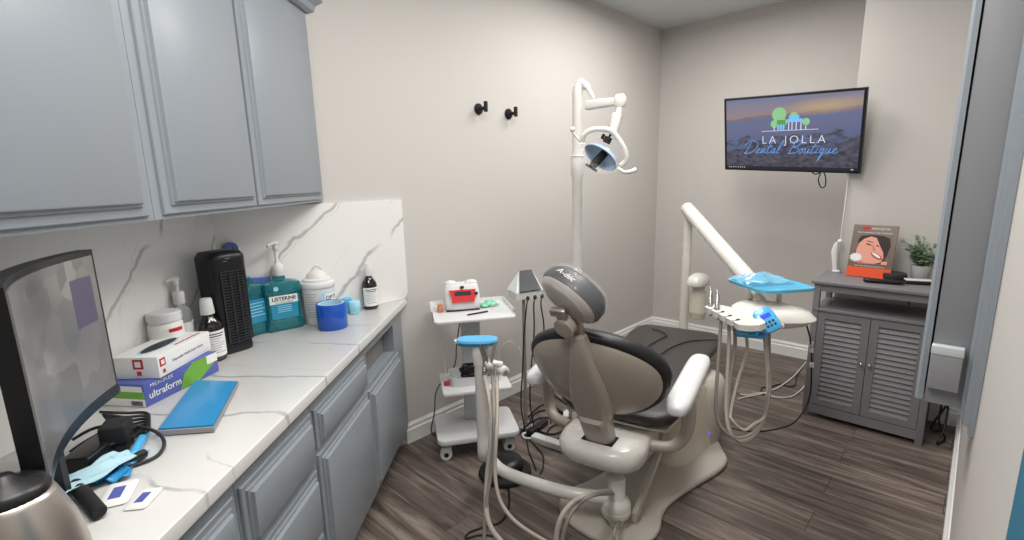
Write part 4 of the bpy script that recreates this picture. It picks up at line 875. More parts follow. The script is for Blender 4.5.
def ell(cx_, cy_, a, b_, rot=0, n=28, lo=0, hi=360):
    r_ = R(rot); return [(cx_+a*math.cos(q)*math.cos(r_)-b_*math.sin(q)*math.sin(r_), cy_+a*math.cos(q)*math.sin(r_)+b_*math.sin(q)*math.cos(r_)) for q in [R(lo+(hi-lo)*i/n) for i in range(n)]]
flat(PF, [(-0.085, 0.08), (0.09, 0.08), (0.095, 0.27), (-0.08, 0.27)], 'postbr', 'print_field', ppo, 0.0003)
flat(PF, [(-0.08, 0.19), (-0.082, 0.235), (-0.07, 0.262), (-0.02, 0.272), (0.05, 0.27), (0.085, 0.255), (0.095, 0.21), (0.085, 0.15), (0.07, 0.10), (0.04, 0.088), (0.0, 0.12), (-0.04, 0.16)], 'hair', 'printed_hair', ppo, 0.0008)
flat(PF, [(-0.078, 0.12), (-0.084, 0.17), (-0.075, 0.215), (-0.05, 0.245), (-0.015, 0.262), (0.015, 0.255), (0.03, 0.225), (0.045, 0.195), (0.062, 0.165), (0.068, 0.13), (0.055, 0.10), (0.02, 0.088), (-0.03, 0.09)], 'skin', 'printed_face', ppo, 0.0013)
flat(PF, [(-0.075, 0.095), (-0.078, 0.12), (-0.03, 0.095), (0.0, 0.086), (-0.06, 0.083)], 'skind', 'printed_neck', ppo, 0.0012)
flat(PF, ell(0.03, 0.14, 0.036, 0.015, -32), 'lips', 'printed_lips', ppo, 0.0018)
flat(PF, ell(0.028, 0.144, 0.029, 0.008, -32), 'label', 'printed_teeth', ppo, 0.0023)
flat(PF, ell(-0.022, 0.21, 0.018, 0.004, -18), 'hair', 'printed_eye', ppo, 0.0018); flat(PF, ell(0.028, 0.205, 0.010, 0.0035, -30), 'hair', 'printed_eye', ppo, 0.0018)
flat(PF, ell(-0.018, 0.228, 0.022, 0.0025, -12), 'hair', 'printed_eyebrow', ppo, 0.0018)
flat(PF, ell(0.012, 0.178, 0.010, 0.005, -30), 'skind', 'printed_nose', ppo, 0.0018)
flat(PF, [(-0.002, 0.205), (0.006, 0.205), (0.016, 0.18), (0.008, 0.182)], 'skind', 'printed_nose', ppo, 0.0018)
star = []
for i in range(28):
    a = 2*math.pi*i/28; r_ = 1.0 if i % 2 else 0.68; star.append((-0.080+0.040*r_*math.cos(a), 0.122+0.032*r_*math.sin(a)))
flat(PF, star, 'label', 'printed_starburst', ppo, 0.0024)
flat(PF, ell(-0.045, 0.313, 0.024, 0.012), 'red', 'printed_logo', ppo); flat(PF, [(0.06, 0.088), (0.092, 0.088), (0.092, 0.108), (0.06, 0.108)], 'skin', 'printed_stamp', ppo, 0.0026)
text('lettering', 'whitening look', 0.017, PF @ Matrix.Translation((0.03, 0.313, 0.001)), 'label', ppo)
text('lettering', 'Tooth whitening in only 15 minutes!', 0.0128, PF @ Matrix.Translation((0.0, 0.286, 0.001)), 'label', ppo)
text('lettering', 'Now teeth whitening is available here', 0.0105, PF @ Matrix.Translation((0.0, 0.071, 0.001)), 'label', ppo)
# small things on the cabinet
v = Z(893.5, 279.5, TZ); o = obj('speaker_puck', MB(fr((v.x, v.y, TZ))).lathe([(0.055, 0), (0.065, 0.006), (0.068, 0.025), (0.064, 0.042), (0.055, 0.046), (0.02, 0.047)], n=32), 'puck', smooth=50); tag(o, 'round dark speaker puck in front of the poster on the louvered cabinet', 'speaker')
v = Z(887, 283.5, TZ); f_ = fr((v.x-0.01, v.y+0.02, TZ), R(-82)); o = obj('glasses_case', MB(f_).rings([[(x, 0.026*q*math.copysign(abs(math.cos(a))**0.8, math.cos(a)), 0.014+0.014*q*math.sin(a)) for a in [2*math.pi*i/16 for i in range(16)]] for x, q in ((-0.10, 0.3), (-0.095, 0.8), (-0.07, 1), (0.0, 0.85), (0.07, 0.9), (0.098, 0.7), (0.105, 0.3))]), 'blk', smooth=60); tag(o, 'long black case lying in front of the puck on the louvered cabinet', 'case')
v = Z(918, 284, TZ); tb = thing('tablet_device', 'white and black flat device on the cabinet top below the plant', 'device', (v.x, v.y, TZ))
f_ = fr((v.x, v.y, TZ), R(-70)); obj('body', MB(f_).box(-0.07, 0.07, -0.03, 0.03, 0, 0.02, 0.006), 'blk', tb); obj('top_plate', MB(f_).box(-0.066, 0.066, -0.027, 0.03, 0.0203, 0.028, 0.003), 'white', tb)
v = Z(834.5, 270, TZ); hd = thing('upright_charger', 'slim white upright device at the back left of the louvered cabinet top', 'device', (v.x+0.03, v.y, TZ))
f_ = fr((-0.90, -1.745, TZ)); 
vv = Z(835, 272, TZ); f_ = fr((vv.x, vv.y-0.0, TZ)); hd.location = (vv.x, vv.y, TZ)
obj('body', MB(f_).sup([(0, 0, 0.0, 0.018, 0.018), (0, 0, 0.02, 0.016, 0.016), (0.0, 0.006, 0.06, 0.015, 0.017), (0, 0.014, 0.14, 0.018, 0.022), (0, 0.008, 0.19, 0.014, 0.016), (0, 0.0, 0.205, 0.012, 0.012)], n=20), 'white', hd, smooth=50)
obj('head', MB(f_).ball((-0.01, -0.012, 0.212), 0.016), 'white', hd); obj('foot', MB(f_).box(-0.02, 0.02, -0.03, 0.012, 0.0, 0.014, 0.004), 'white', hd)
# plant
v = Z(921, 282, TZ); PFp = fr((v.x+0.10, v.y+0.02, TZ)) @ Matrix.Diagonal((1.2, 1.2, 1.1, 1)); ppos = (v.x+0.10, v.y+0.02, TZ)
pt = thing('potted_plant', 'small pale green leafy plant in a white pot on the louvered cabinet', 'plant', ppos)
obj('pot', MB(PFp).lathe([(0.03, 0), (0.033, 0.004), (0.043, 0.075), (0.044, 0.08), (0.038, 0.08), (0.036, 0.06), (0.01, 0.058)], n=24), 'pot', pt, smooth=50)
random.seed(11); sm = MB(PFp); lf = MB(PFp)
for k in range(34):
    a = random.uniform(0, 2*math.pi); sp = random.uniform(0.15, 1.0); hgt = random.uniform(0.13, 0.255)
    e = Vector((0.105*sp*math.cos(a), 0.105*sp*math.sin(a), hgt-0.03*sp)); mid = Vector((e.x*0.35, e.y*0.35, 0.06+(hgt-0.06)*0.6))
    sm.tube([(0.01*math.cos(a), 0.01*math.sin(a), 0.06), tuple(mid), tuple(e)], 0.0012, n=5, smooth=3)
    for j in range(9):
        q = 0.35+0.65*j/8; c0 = Vector((0.01*math.cos(a), 0.01*math.sin(a), 0.06)); p_ = (c0*(1-q)**2+mid*2*q*(1-q)+e*q*q)
        d = Vector((random.uniform(-1, 1), random.uniform(-1, 1), random.uniform(-0.2, 0.7))).normalized(); sd_ = d.cross(Vector((0, 0, 1)) if abs(d.z) < 0.9 else Vector((1, 0, 0))).normalized(); L_ = random.uniform(0.013, 0.021); wd = L_*0.42; up_ = sd_.cross(d)
        vs = [p_, p_+d*L_*0.35+sd_*wd, p_+d*L_*0.8+sd_*wd*0.75, p_+d*L_, p_+d*L_*0.8-sd_*wd*0.75, p_+d*L_*0.35-sd_*wd, p_+d*L_*0.55+up_*wd*0.35]
        lf.add([tuple(x) for x in vs], [(0, 1, 6), (1, 2, 6), (2, 3, 6), (3, 4, 6), (4, 5, 6), (5, 0, 6)])
obj('stems', sm, 'stem', pt); o = obj('foliage', lf, 'leaf', pt, smooth=60)
# wall cord behind cabinet
b = MB(); b.tube([(-0.64, -2.38, 0.0+0.006), (-0.85, -2.40, 0.006), (-0.95, -2.36, 0.05), (-0.98, -2.39, 0.16), (-0.90, -2.42, 0.2), (-1.0, -2.42, 0.08), (-1.05, -2.40, 0.01), (-0.95, -2.43, 0.01), (-0.85, -2.39, 0.08), (-0.80, -2.40, 0.3)][1:], 0.006, n=8)
o = obj('cable_tangle', b, 'cord'); tag(o, 'black cable tangle on the floor between the louvered cabinet and the right wall', 'cable')
b = MB(); b.tube([(-0.72, -2.18, 0.91), (-0.715, -2.17, 0.85), (-0.72, -2.15, 0.80), (-0.72, -2.16, 0.745)], 0.0035, n=8)
o = obj('device_cord', b, 'cord'); tag(o, 'short black cord hanging behind the open shelf of the louvered cabinet', 'cord')

# ================================================================ TELEVISION
def tvframe(cx_, cy_, cz_, yaw, til, rol):
    n = Vector((-math.cos(yaw)*math.cos(til), math.sin(yaw)*math.cos(til), -math.sin(til))); r0 = Vector((-math.sin(yaw), -math.cos(yaw), 0)); u0 = r0.cross(n)
    if u0.z < 0: u0 = -u0
    r2 = r0*math.cos(rol)+u0*math.sin(rol); u2 = u0*math.cos(rol)-r0*math.sin(rol)
    return basis((cx_, cy_, cz_), r2, u2)
TV = tvframe(-0.76, -1.372, 1.853, 0.151, 0.24, -0.0565)
tvt = thing('television', 'wall mounted television showing a blue coastal screen with tree logo', 'television', (-0.76, -1.385, 1.6))
hw, hh_ = 0.462, 0.265
b = MB(TV); b.rings([[(x*a, y*a2, z) for x, y in ((-hw, -hh_), (hw, -hh_), (hw, hh_), (-hw, hh_))] for a, a2, z in ((0.5, 0.6, -0.055), (0.62, 0.75, -0.05), (0.98, 0.98, -0.022), (1, 1, -0.018), (1, 1, 0.0), (0.995, 0.99, 0.004), (0.966, 0.947, 0.004), (0.965, 0.945, 0.0))])
obj('casing', b, 'blk', tvt, smooth=20)
sw, sh = hw*0.962, hh_*0.942
me_ = MB(TV); me_.add([(-sw, -sh, 0.0015), (sw, -sh, 0.0015), (sw, sh, 0.0015), (-sw, sh, 0.0015)], [(0, 1, 2, 3)])
me_.rings([[(x, y, z) for x, y in ((-sw, -sh), (sw, -sh), (sw, sh), (-sw, sh))] for z in (0.0005, 0.0015)])
scr = obj('screen', me_, 'tv', tvt, smooth=0); scr['label'] = 'lit screen with a coastal sunset'
def tp2(px, py):   # position on the screen from fractions
    return ((px-0.5)*2*sw, (0.5-py)*2*sh)
def tflat(poly, m, name, z=0.002): return flat(TV, poly, m, name, scr, z, 0.0004)
tflat([(-sw, -sh), (sw, -sh), (sw, -sh+0.02), (-sw, -sh+0.02)], 'e_bar', 'taskbar', 0.0018)
for k in range(8):
    x = -sw+0.022+0.017*k; tflat([(x-0.003, -sh+0.007), (x+0.003, -sh+0.007), (x+0.003, -sh+0.013), (x-0.003, -sh+0.013)], 'e_white', 'taskbar_icon', 0.0024)
x = sw-0.03; tflat([(x-0.008, -sh+0.008), (x+0.008, -sh+0.008), (x+0.008, -sh+0.012), (x-0.008, -sh+0.012)], 'e_white', 'taskbar_clock', 0.0024)
def tc_(fx, fy, r_, m, nm, z): cx_, cy_ = tp2(fx+0.035, fy); tflat(ell(cx_, cy_, r_, r_, n=24), m, nm, z)
tc_(0.40, 0.235, 0.048, 'e_green', 'logo_tree', 0.0022); tc_(0.365, 0.36, 0.026, 'e_green', 'logo_tree', 0.0022); tc_(0.44, 0.34, 0.020, 'e_green', 'logo_tree', 0.0022)
tc_(0.51, 0.265, 0.026, 'e_green', 'logo_tree', 0.0022); tc_(0.60, 0.345, 0.024, 'e_green', 'logo_tree', 0.0022)
def trect(x0, y0, x1, y1, m, nm, z): a = tp2(x0+0.035, y0); b_ = tp2(x1+0.035, y1); tflat([(a[0], b_[1]), (b_[0], b_[1]), (b_[0], a[1]), (a[0], a[1])], m, nm, z)
trect(0.385, 0.31, 0.45, 0.42, 'e_dgreen', 'logo_building', 0.0027); trect(0.46, 0.30, 0.575, 0.345, 'e_lblue', 'logo_building', 0.0027); trect(0.475, 0.255, 0.55, 0.30, 'e_lblue', 'logo_building', 0.0027)
for fx in (0.395, 0.415, 0.435): trect(fx-0.006, 0.37, fx+0.008, 0.445, 'e_lblue', 'logo_house', 0.0032)
for fx, f0 in ((0.365, 0.40), (0.475, 0.345), (0.50, 0.345), (0.53, 0.345), (0.565, 0.345), (0.60, 0.40)): trect(fx-0.003, f0, fx+0.003, 0.45, 'e_white', 'logo_trunk', 0.0032)
a = tp2(0.30, 0.458); tflat([(a[0], a[1]-0.0015), (tp2(0.725, 0.447)[0], tp2(0.725, 0.447)[1]-0.0015), (tp2(0.725, 0.447)[0], tp2(0.725, 0.447)[1]+0.0015), (a[0], a[1]+0.0015)], 'e_white', 'logo_line', 0.003)
x, y = tp2(0.36, 0.585); text('screen_lettering', 'LA', 0.078, TV @ Matrix.Translation((x, y, 0.0035)), 'e_white', scr, off=-0.0012, space=1.35)
x, y = tp2(0.63, 0.585); text('screen_lettering', 'JOLLA', 0.078, TV @ Matrix.Translation((x, y, 0.0035)), 'e_white', scr, off=-0.0012, space=1.35)
# handwriting drawn as thin strokes
def stroke(letters, x, y, sc, sl=0.45):
    for pts in letters:
        q = [tuple((x+(px_2+py_2*sl)*sc, y+py_2*sc, 0.0035)) for px_2, py_2 in pts]
        obj('screen_script', MB(TV).tube(q, 0.0020, n=6, smooth=5), 'e_blue', scr)
glyph = {
 'D': [[(0.15, 1.0), (0.0, 0.0)], [(-0.35, 0.75), (0.1, 1.1), (0.75, 0.9), (0.8, 0.4), (0.35, 0.0), (-0.1, 0.0), (0.1, 0.12)]],
 'B': [[(0.15, 1.0), (0.0, 0.0)], [(-0.3, 0.8), (0.1, 1.1), (0.6, 1.0), (0.5, 0.65), (0.15, 0.52), (0.6, 0.42), (0.6, 0.1), (0.1, -0.02), (-0.05, 0.05)]],
 'e': [[(-0.05, 0.05), (0.2, 0.25), (0.22, 0.42), (0.08, 0.35), (0.08, 0.08), (0.3, 0.03), (0.42, 0.15)]],
 'n': [[(0.0, 0.4), (0.02, 0.0), (0.15, 0.38), (0.25, 0.35), (0.24, 0.05), (0.42, 0.1)]],
 't': [[(0.1, 0.95), (0.03, 0.1), (0.15, 0.0), (0.35, 0.12)], [(-0.1, 0.55), (0.35, 0.62)]],
 'a': [[(0.3, 0.38), (0.1, 0.4), (0.02, 0.12), (0.15, 0.0), (0.28, 0.35), (0.28, 0.02), (0.45, 0.12)]],
 'l': [[(0.0, 0.1), (0.2, 0.7), (0.18, 1.1), (0.05, 0.8), (0.05, 0.05), (0.3, 0.08)]],
 'o': [[(0.2, 0.4), (0.03, 0.25), (0.1, 0.0), (0.28, 0.12), (0.25, 0.38), (0.45, 0.36)]],
 'u': [[(0.0, 0.4), (0.02, 0.05), (0.18, 0.02), (0.26, 0.4), (0.27, 0.05), (0.42, 0.1)]],
 'i': [[(0.05, 0.4), (0.03, 0.03), (0.22, 0.1)], [(0.08, 0.6), (0.1, 0.63)]],
 'q': [[(0.28, 0.38), (0.08, 0.38), (0.03, 0.1), (0.22, 0.05), (0.28, 0.4), (0.22, -0.6), (0.38, 0.1)]]}
adv = {'D': 0.85, 'B': 0.68, 'e': 0.4, 'n': 0.42, 't': 0.34, 'a': 0.42, 'l': 0.28, 'o': 0.42, 'u': 0.42, 'i': 0.24, 'q': 0.42}
def script(word, fx, fy, sc):
    x, y = tp2(fx, fy); L3 = []
    cx_ = 0
    for ch_ in word:
        L3 += [[(cx_+a, b_) for a, b_ in st_] for st_ in glyph[ch_]]; cx_ += adv[ch_]*1.12
    stroke(L3, x, y, sc)
script('Dental', 0.165, 0.77, 0.082); script('Boutique', 0.515, 0.77, 0.082)
b = MB(); tb_ = TV @ Vector((0.25, -hh_+0.01, -0.03)); t3 = lambda x, y, z=-0.03: tuple(TV @ Vector((x, y, z)))
b.tube([t3(0.15, -hh_+0.01), t3(0.18, -hh_-0.02), t3(0.215, -hh_-0.012), t3(0.205, -hh_-0.06), t3(0.225, -hh_-0.11), t3(0.25, -hh_-0.10), t3(0.25, -hh_-0.04), t3(0.23, -hh_+0.01)], 0.004, n=8)
obj('cable', b, 'cord', tvt)
b = MB(); b.tube([(-0.72, -1.752, 1.60), (-0.705, -1.752, 1.45), (-0.71, -1.748, 1.2), (-0.705, -1.748, 0.93)], 0.004, n=8); obj('power_cord', b, 'cordw', tvt)
b = MB(); b.tube([t3(0.05, 0, -0.04), (-0.60, -1.55, 1.86), (-0.45, -1.70, 1.86)], 0.022, smooth=1); obj('mount_arm', b, 'blkm', tvt); obj('mount_plate', MB().box(-0.52, -0.38, -1.7415, -1.71, 1.76, 1.96, 0.004), 'blkm', tvt)

# ================================================================ THINGS ON THE COUNTER (counter frame: a along wall, t out of wall)
ZC = 0.911
def cf(a, t, rz=0, z=ZC): return CF @ Matrix.Translation((a, t, z)) @ Matrix.Rotation(rz, 4, 'Z')
def cloc(a, t, z=ZC): return tuple(CF @ Vector((a, t, z)))
def look(a, t):   # rotation in the counter frame that turns local -y toward the camera
    ca = CF.inverted() @ Vector((EYE.x, EYE.y, 0)); return math.atan2(ca.y-t, ca.x-a)+math.pi/2
def wrap(F, r, z0, z1, a0, a1, n=14, sx=1, sy=1, th=0.0006):   # curved label, angles measured from local -y
    m = MB(F); rr = []
    for r_ in (r, r+th):
        pass
    g = []
    for i in range(n+1):
        a = R(a0+(a1-a0)*i/n)-math.pi/2
        g.append([((r+q)*sx*math.cos(a), (r+q)*sy*math.sin(a), z) for q, z in ((0.0002, z0), (th, z0), (th, z1), (0.0002, z1))])
    return m.rings(g)
# tower fan
A_, T_ = 0.165, 0.125; FF = cf(A_, T_, look(A_, T_)+R(28))
fn = thing('tower_fan', 'black tower fan standing at the back of the counter behind the bottles', 'fan', cloc(A_, T_))
b = MB(FF); b.sup([(0, 0, 0.0, 0.068, 0.062), (0, 0, 0.018, 0.070, 0.064), (0, 0, 0.022, 0.068, 0.062), (0, 0, 0.20, 0.074, 0.066), (0, 0, 0.38, 0.078, 0.07), (0, 0, 0.392, 0.077, 0.069), (0, 0, 0.41, 0.065, 0.058), (0, 0, 0.415, 0.03, 0.03)], n=36, e=3.6)
obj('housing', b, 'blk', fn, smooth=50)
g = MB(FF)
for k in range(26): g.box(-0.045, 0.052, -0.0735, -0.0715 + 0.003, 0.045+k*0.0115, 0.049+k*0.0115)
for x in (-0.045, -0.012, 0.02, 0.05): g.box(x, x+0.004, -0.075, -0.069, 0.045, 0.336)
obj('grille', g, 'puck', fn, smooth=0)
obj('control_marks', MB(FF).box(-0.02, 0.0, -0.073, -0.0695, 0.385, 0.388).box(-0.028, -0.012, -0.074, -0.0695, 0.375, 0.377), 'grayink', fn)
# dark bottles with white caps
def dark_bottle(a, t, r, hb, hc, label, group, cyl_r=None):
    F = cf(a, t, look(a, t)+R(20)); bt = thing('dropper_bottle', label, 'bottle', cloc(a, t), 0, group)
    obj('glass', MB(F).lathe([(r*0.8, 0), (r, 0.006), (r, hb*0.68), (r*0.9, hb*0.78), (r*0.5, hb*0.9), (r*0.42, hb*0.93), (r*0.42, hb)], n=32), 'amberd', bt, smooth=50)
    obj('cap', MB(F).lathe([(r*0.52, hb*0.97), (r*0.54, hb), (r*0.46, hc-0.006), (r*0.40, hc), (0.005, hc)], n=24), 'white', bt, smooth=50)
    lb = obj('paper_label', wrap(F, r, hb*0.1, hb*0.64, -75, 75), 'label', bt, smooth=50)
    for k in range(9):
        obj('label_print', wrap(F, r+0.0006, hb*(0.57-0.048*k), hb*(0.57-0.048*k)+(0.004 if k < 2 else 0.0018), -50+6*(k % 3), 40-8*(k % 4), n=8, th=0.0004), 'grayink' if k > 1 else 'ink', lb, smooth=50)
    return bt
dark_bottle(0.285, 0.125, 0.046, 0.19, 0.245, 'large dark bottle with a tapered white cap in front of the tower fan', None)
dark_bottle(-0.475, 0.505, 0.040, 0.185, 0.245, 'slender dark bottle with a white cap alone near the far counter end', None)
# mouthwash bottles
def mouthwash(a, t, rz, label, pump, text_on):
    F = cf(a, t, rz); bt = thing('mouthwash_bottle', label, 'bottle', cloc(a, t), 0, 'blue green mouthwash bottles')
    def oc(z, s, sy=1.0): return rim(0, 0, z, 0.083*s, 0.05*s*sy, n=32, e=7)
    b = MB(F); b.rings([oc(0.0, 0.95), oc(0.004, 1.0), oc(0.040, 1.0), oc(0.046, 0.96), oc(0.05, 0.92), oc(0.17, 0.92), oc(0.175, 0.99), oc(0.182, 1.0), oc(0.215, 1.0), oc(0.222, 0.96), oc(0.232, 0.55), oc(0.236, 0.32), oc(0.25, 0.30)])
    obj('bottle', b, 'mint', bt, smooth=40)
    obj('label', MB(F).box(-0.058, 0.058, -0.0475, -0.0463, 0.056, 0.165), 'mintd', bt)
    if text_on:
        obj('label_top', MB(F).box(-0.062, 0.060, -0.0488, -0.0476, 0.128, 0.166, 0.0), 'label', bt)
        text('lettering', 'LISTERINE', 0.0235, F @ basis((0, -0.0490, 0.150), (1, 0, 0), (0, 0, 1)), 'ink', bt, ext=0.0003, off=0.0006)
        text('lettering', 'ULTRACLEAN', 0.0125, F @ basis((0, -0.0490, 0.134), (1, 0, 0), (0, 0, 1)), 'mint', bt)
        obj('label_seal', MB(F).mx(basis((-0.03, -0.0505, 0.199), (1, 0, 0), (0, 0, 1))).cyl((0, 0, 0), (0, 0, 0.001), 0.011), 'cup', bt)
        for k in range(4): obj('label_print', MB(F).box(-0.03, 0.03, -0.0483, -0.0476, 0.115-0.009*k, 0.118-0.009*k), 'cup', bt)
    else:
        for k in range(5): obj('label_print', MB(F).box(-0.045, 0.045-0.01*(k % 2), -0.0483, -0.0476, 0.145-0.014*k, 0.149-0.014*k), 'cup', bt)
    if pump:
        b = MB(F); b.lathe([(0.024, 0.252), (0.026, 0.255), (0.0255, 0.298), (0.02, 0.305), (0.012, 0.31), (0.0075, 0.315), (0.0075, 0.375)], n=24)
        pm = obj('pump_collar', b, 'white', bt, smooth=50)
        b = MB(F); b.cyl((0, 0, 0.37), (0, 0, 0.40), 0.012); b.tube([(0.012, 0.0, 0.402), (-0.012, -0.01, 0.404), (-0.04, -0.03, 0.395)], [0.011, 0.006], n=12); b.ball((0, 0, 0.402), 0.017, 0.017, 0.010)
        obj('pump_head', b, 'white', bt, smooth=50)
    else: obj('cap', MB(F).lathe([(0.02, 0.25), (0.02, 0.262), (0.018, 0.265), (0.004, 0.265)], n=20), 'mint', bt)
    return bt
la, lt = -0.13, 0.20
mouthwash(la, lt, look(la, lt)+R(14), 'blue green mouthwash bottle with a tall white pump and printed front label', True, True)
mouthwash(-0.04, 0.095, look(-0.05, 0.09)+R(30), 'blue green mouthwash bottle without a pump, half hidden behind the fan and the pumped bottle', False, False)
# blue plastic mirror / scoop behind
dp = thing('hand_mirror', 'blue plastic handle with a round end leaning in the corner behind the fan', 'hand mirror', (-3.87, -0.045, ZC))
hF = basis((-3.905, -0.05, ZC), (1, 0, 0), (0, 0.03, 1))
obj('frame', MB(hF).prism([(-0.01, 0.30), (0.01, 0.27), (0.05, 0.255), (0.12, 0.25), (0.125, 0.0), (-0.01, 0.0)], -0.006, 0.006, b=0.002), 'navy', dp)
b = MB(hF); b.tube([(0.0, 0.25, 0), (-0.008, 0.30, 0), (-0.016, 0.35, 0), (-0.022, 0.375, 0)], [0.018, 0.012], n=12, flat=0.5)
b.rings([[(-0.024+r_*math.cos(2*math.pi*i/24), 0.395+r_*math.sin(2*math.pi*i/24), z) for i in range(24)] for r_, z in ((0.010, -0.006), (0.030, -0.006), (0.030, 0.006), (0.010, 0.006), (0.010, -0.006))], cap=False); obj('handle', b, 'navy', dp)
# wipes tub
wa, wt = -0.228, 0.335; F = cf(wa, wt, look(wa, wt)+R(15)) @ Matrix.Diagonal((0.88, 0.88, 1.02, 1)); wp = thing('wipes_tub', 'white round tub of wipes with a domed lid next to the blue roll', 'tub', cloc(wa, wt))
obj('tub', MB(F).lathe([(0.078, 0), (0.082, 0.006), (0.086, 0.16), (0.086, 0.175)], n=40), 'white', wp, smooth=50)
b = MB(F); b.lathe([(0.088, 0.172), (0.091, 0.176), (0.091, 0.196), (0.084, 0.202), (0.078, 0.203), (0.076, 0.212), (0.06, 0.218), (0.01, 0.22)], n=40)
ld = obj('lid', b, 'white', wp, smooth=50)
b = MB(F); b.lathe([(0.058, 0.218), (0.050, 0.235), (0.03, 0.25), (0.008, 0.256)], n=28); b.tube([(-0.03, 0, 0.245), (0.0, -0.01, 0.275), (0.035, 0.0, 0.25)], 0.005)
o = obj('flip_top', b, 'cordw', ld, smooth=50)
lb = obj('label', wrap(F, 0.0862, 0.06, 0.152, -5, 78, n=14), 'cup', wp, smooth=50); lb['label'] = 'pale blue printed label'
obj('label_paper', wrap(F, 0.0868, 0.085, 0.148, 6, 76, n=14), 'label', wp, smooth=50)
for k, (ch_, a_) in enumerate(zip('OPTI', (16, 30, 44, 55))):
    a = R(a_)-math.pi/2; rr_ = 0.0880; text('lettering', ch_, 0.028, F @ basis((rr_*math.cos(a), rr_*math.sin(a), 0.125), (-math.sin(a), math.cos(a), 0), (0, 0, 1)), 'ink', wp, off=0.0004)
for k in range(10): obj('label_print', wrap(F, 0.0858, 0.148-0.012*k, 0.150-0.012*k, -62, -22-4*(k % 3), n=6), 'grayink', wp)
obj('label_mark', wrap(F, 0.0858, 0.048, 0.062, -24, -14, n=3), 'ink', wp)
# blue film roll
ra, rt_ = -0.125, 0.435; F = cf(ra, rt_, look(ra, rt_))
rl = thing('barrier_film_roll', 'bright blue roll of film standing upright on the counter', 'roll', cloc(ra, rt_))
obj('film', MB(F).rings([[(r_*math.cos(2*math.pi*i/40), r_*math.sin(2*math.pi*i/40), z) for i in range(40)] for r_, z in ((0.058, 0.0), (0.066, 0.0), (0.0675, 0.002), (0.0675, 0.118), (0.066, 0.12), (0.058, 0.12), (0.058, 0.0))], cap=False), 'blue', rl, smooth=50)
obj('core', MB(F).rings([[(r_*math.cos(2*math.pi*i/40), r_*math.sin(2*math.pi*i/40), z) for i in range(40)] for r_, z in ((0.0572, 0.001), (0.0572, 0.119), (0.05, 0.119), (0.05, 0.001), (0.0572, 0.001))], cap=False), 'lblue', rl, smooth=50)
# small blue cups
F = cf(-0.385, 0.408, 0) @ Matrix.Diagonal((0.8, 0.8, 1, 1)); o = obj('small_cup', MB(F).lathe([(0.026, 0), (0.028, 0.004), (0.03, 0.05), (0.032, 0.052), (0.032, 0.075), (0.03, 0.078), (0.006, 0.078)], n=28), 'sky', smooth=50); tag(o, 'small blue capped container behind the pale blue one', 'container')
F = cf(-0.37, 0.455, 0) @ Matrix.Diagonal((0.85, 0.85, 1, 1)); o = obj('small_cup', MB(F).lathe([(0.028, 0), (0.03, 0.004), (0.032, 0.025), (0.034, 0.027), (0.034, 0.062), (0.03, 0.066), (0.006, 0.066)], n=28), 'cup', smooth=50); tag(o, 'pale blue small container between the wipes tub and the slender dark bottle', 'container')
# pump bottle and jar
F = cf(0.315, 0.045, look(0.3, 0.05)) @ Matrix.Diagonal((1, 1, 1.1, 1)); pp = thing('pump_bottle', 'clear bottle with a white pump by the wall left of the tower fan', 'bottle', cloc(0.315, 0.045))
obj('bottle', MB(F).lathe([(0.032, 0), (0.036, 0.005), (0.036, 0.17), (0.03, 0.19), (0.014, 0.205), (0.014, 0.215)], n=28), 'clear', pp, smooth=50)
obj('label', wrap(F, 0.0362, 0.08, 0.15, 5, 70), 'label', pp, smooth=50)
b = MB(F); b.lathe([(0.018, 0.212), (0.02, 0.215), (0.02, 0.25), (0.017, 0.255), (0.006, 0.258), (0.006, 0.28)], n=24); b.cyl((0, 0, 0.278), (0, 0, 0.298), 0.009); b.tube([(0.008, 0, 0.298), (-0.02, -0.01, 0.30), (-0.032, -0.015, 0.292)], [0.008, 0.004]); obj('pump', b, 'white', pp, smooth=50)
F = cf(0.425, 0.062, look(0.38, 0.1)); jr = thing('powder_jar', 'squat white plastic jar with a ribbed screw lid behind the glove boxes', 'jar', cloc(0.425, 0.062))
obj('jar', MB(F).lathe([(0.05, 0), (0.055, 0.005), (0.055, 0.17), (0.053, 0.19), (0.045, 0.2)], n=32), 'label', jr, smooth=50)
b = MB(F); b.rings([[(r_*(1+0.012*(i % 2))*math.cos(2*math.pi*i/56), r_*(1+0.012*(i % 2))*math.sin(2*math.pi*i/56), z) for i in range(56)] for r_, z in ((0.05, 0.199), (0.053, 0.202), (0.053, 0.228), (0.049, 0.233), (0.02, 0.234))]); obj('lid', b, 'white', jr, smooth=30)
obj('label', wrap(F, 0.0552, 0.165, 0.178, 10, 60), 'red', jr, smooth=50)
# glove boxes
def glove_box(F, w_, d_, h_, name, label, matn):
    t = thing(name, label, 'box', tuple(F @ Vector((0, 0, 0)))); obj('carton', MB(F).box(-w_/2, w_/2, -d_/2, d_/2, 0.0, h_, 0.0015), matn, t); return t
B1 = CF @ basis((0.54, 0.135, ZC), (-1, 0.12, 0), (-0.12, -1, 0))
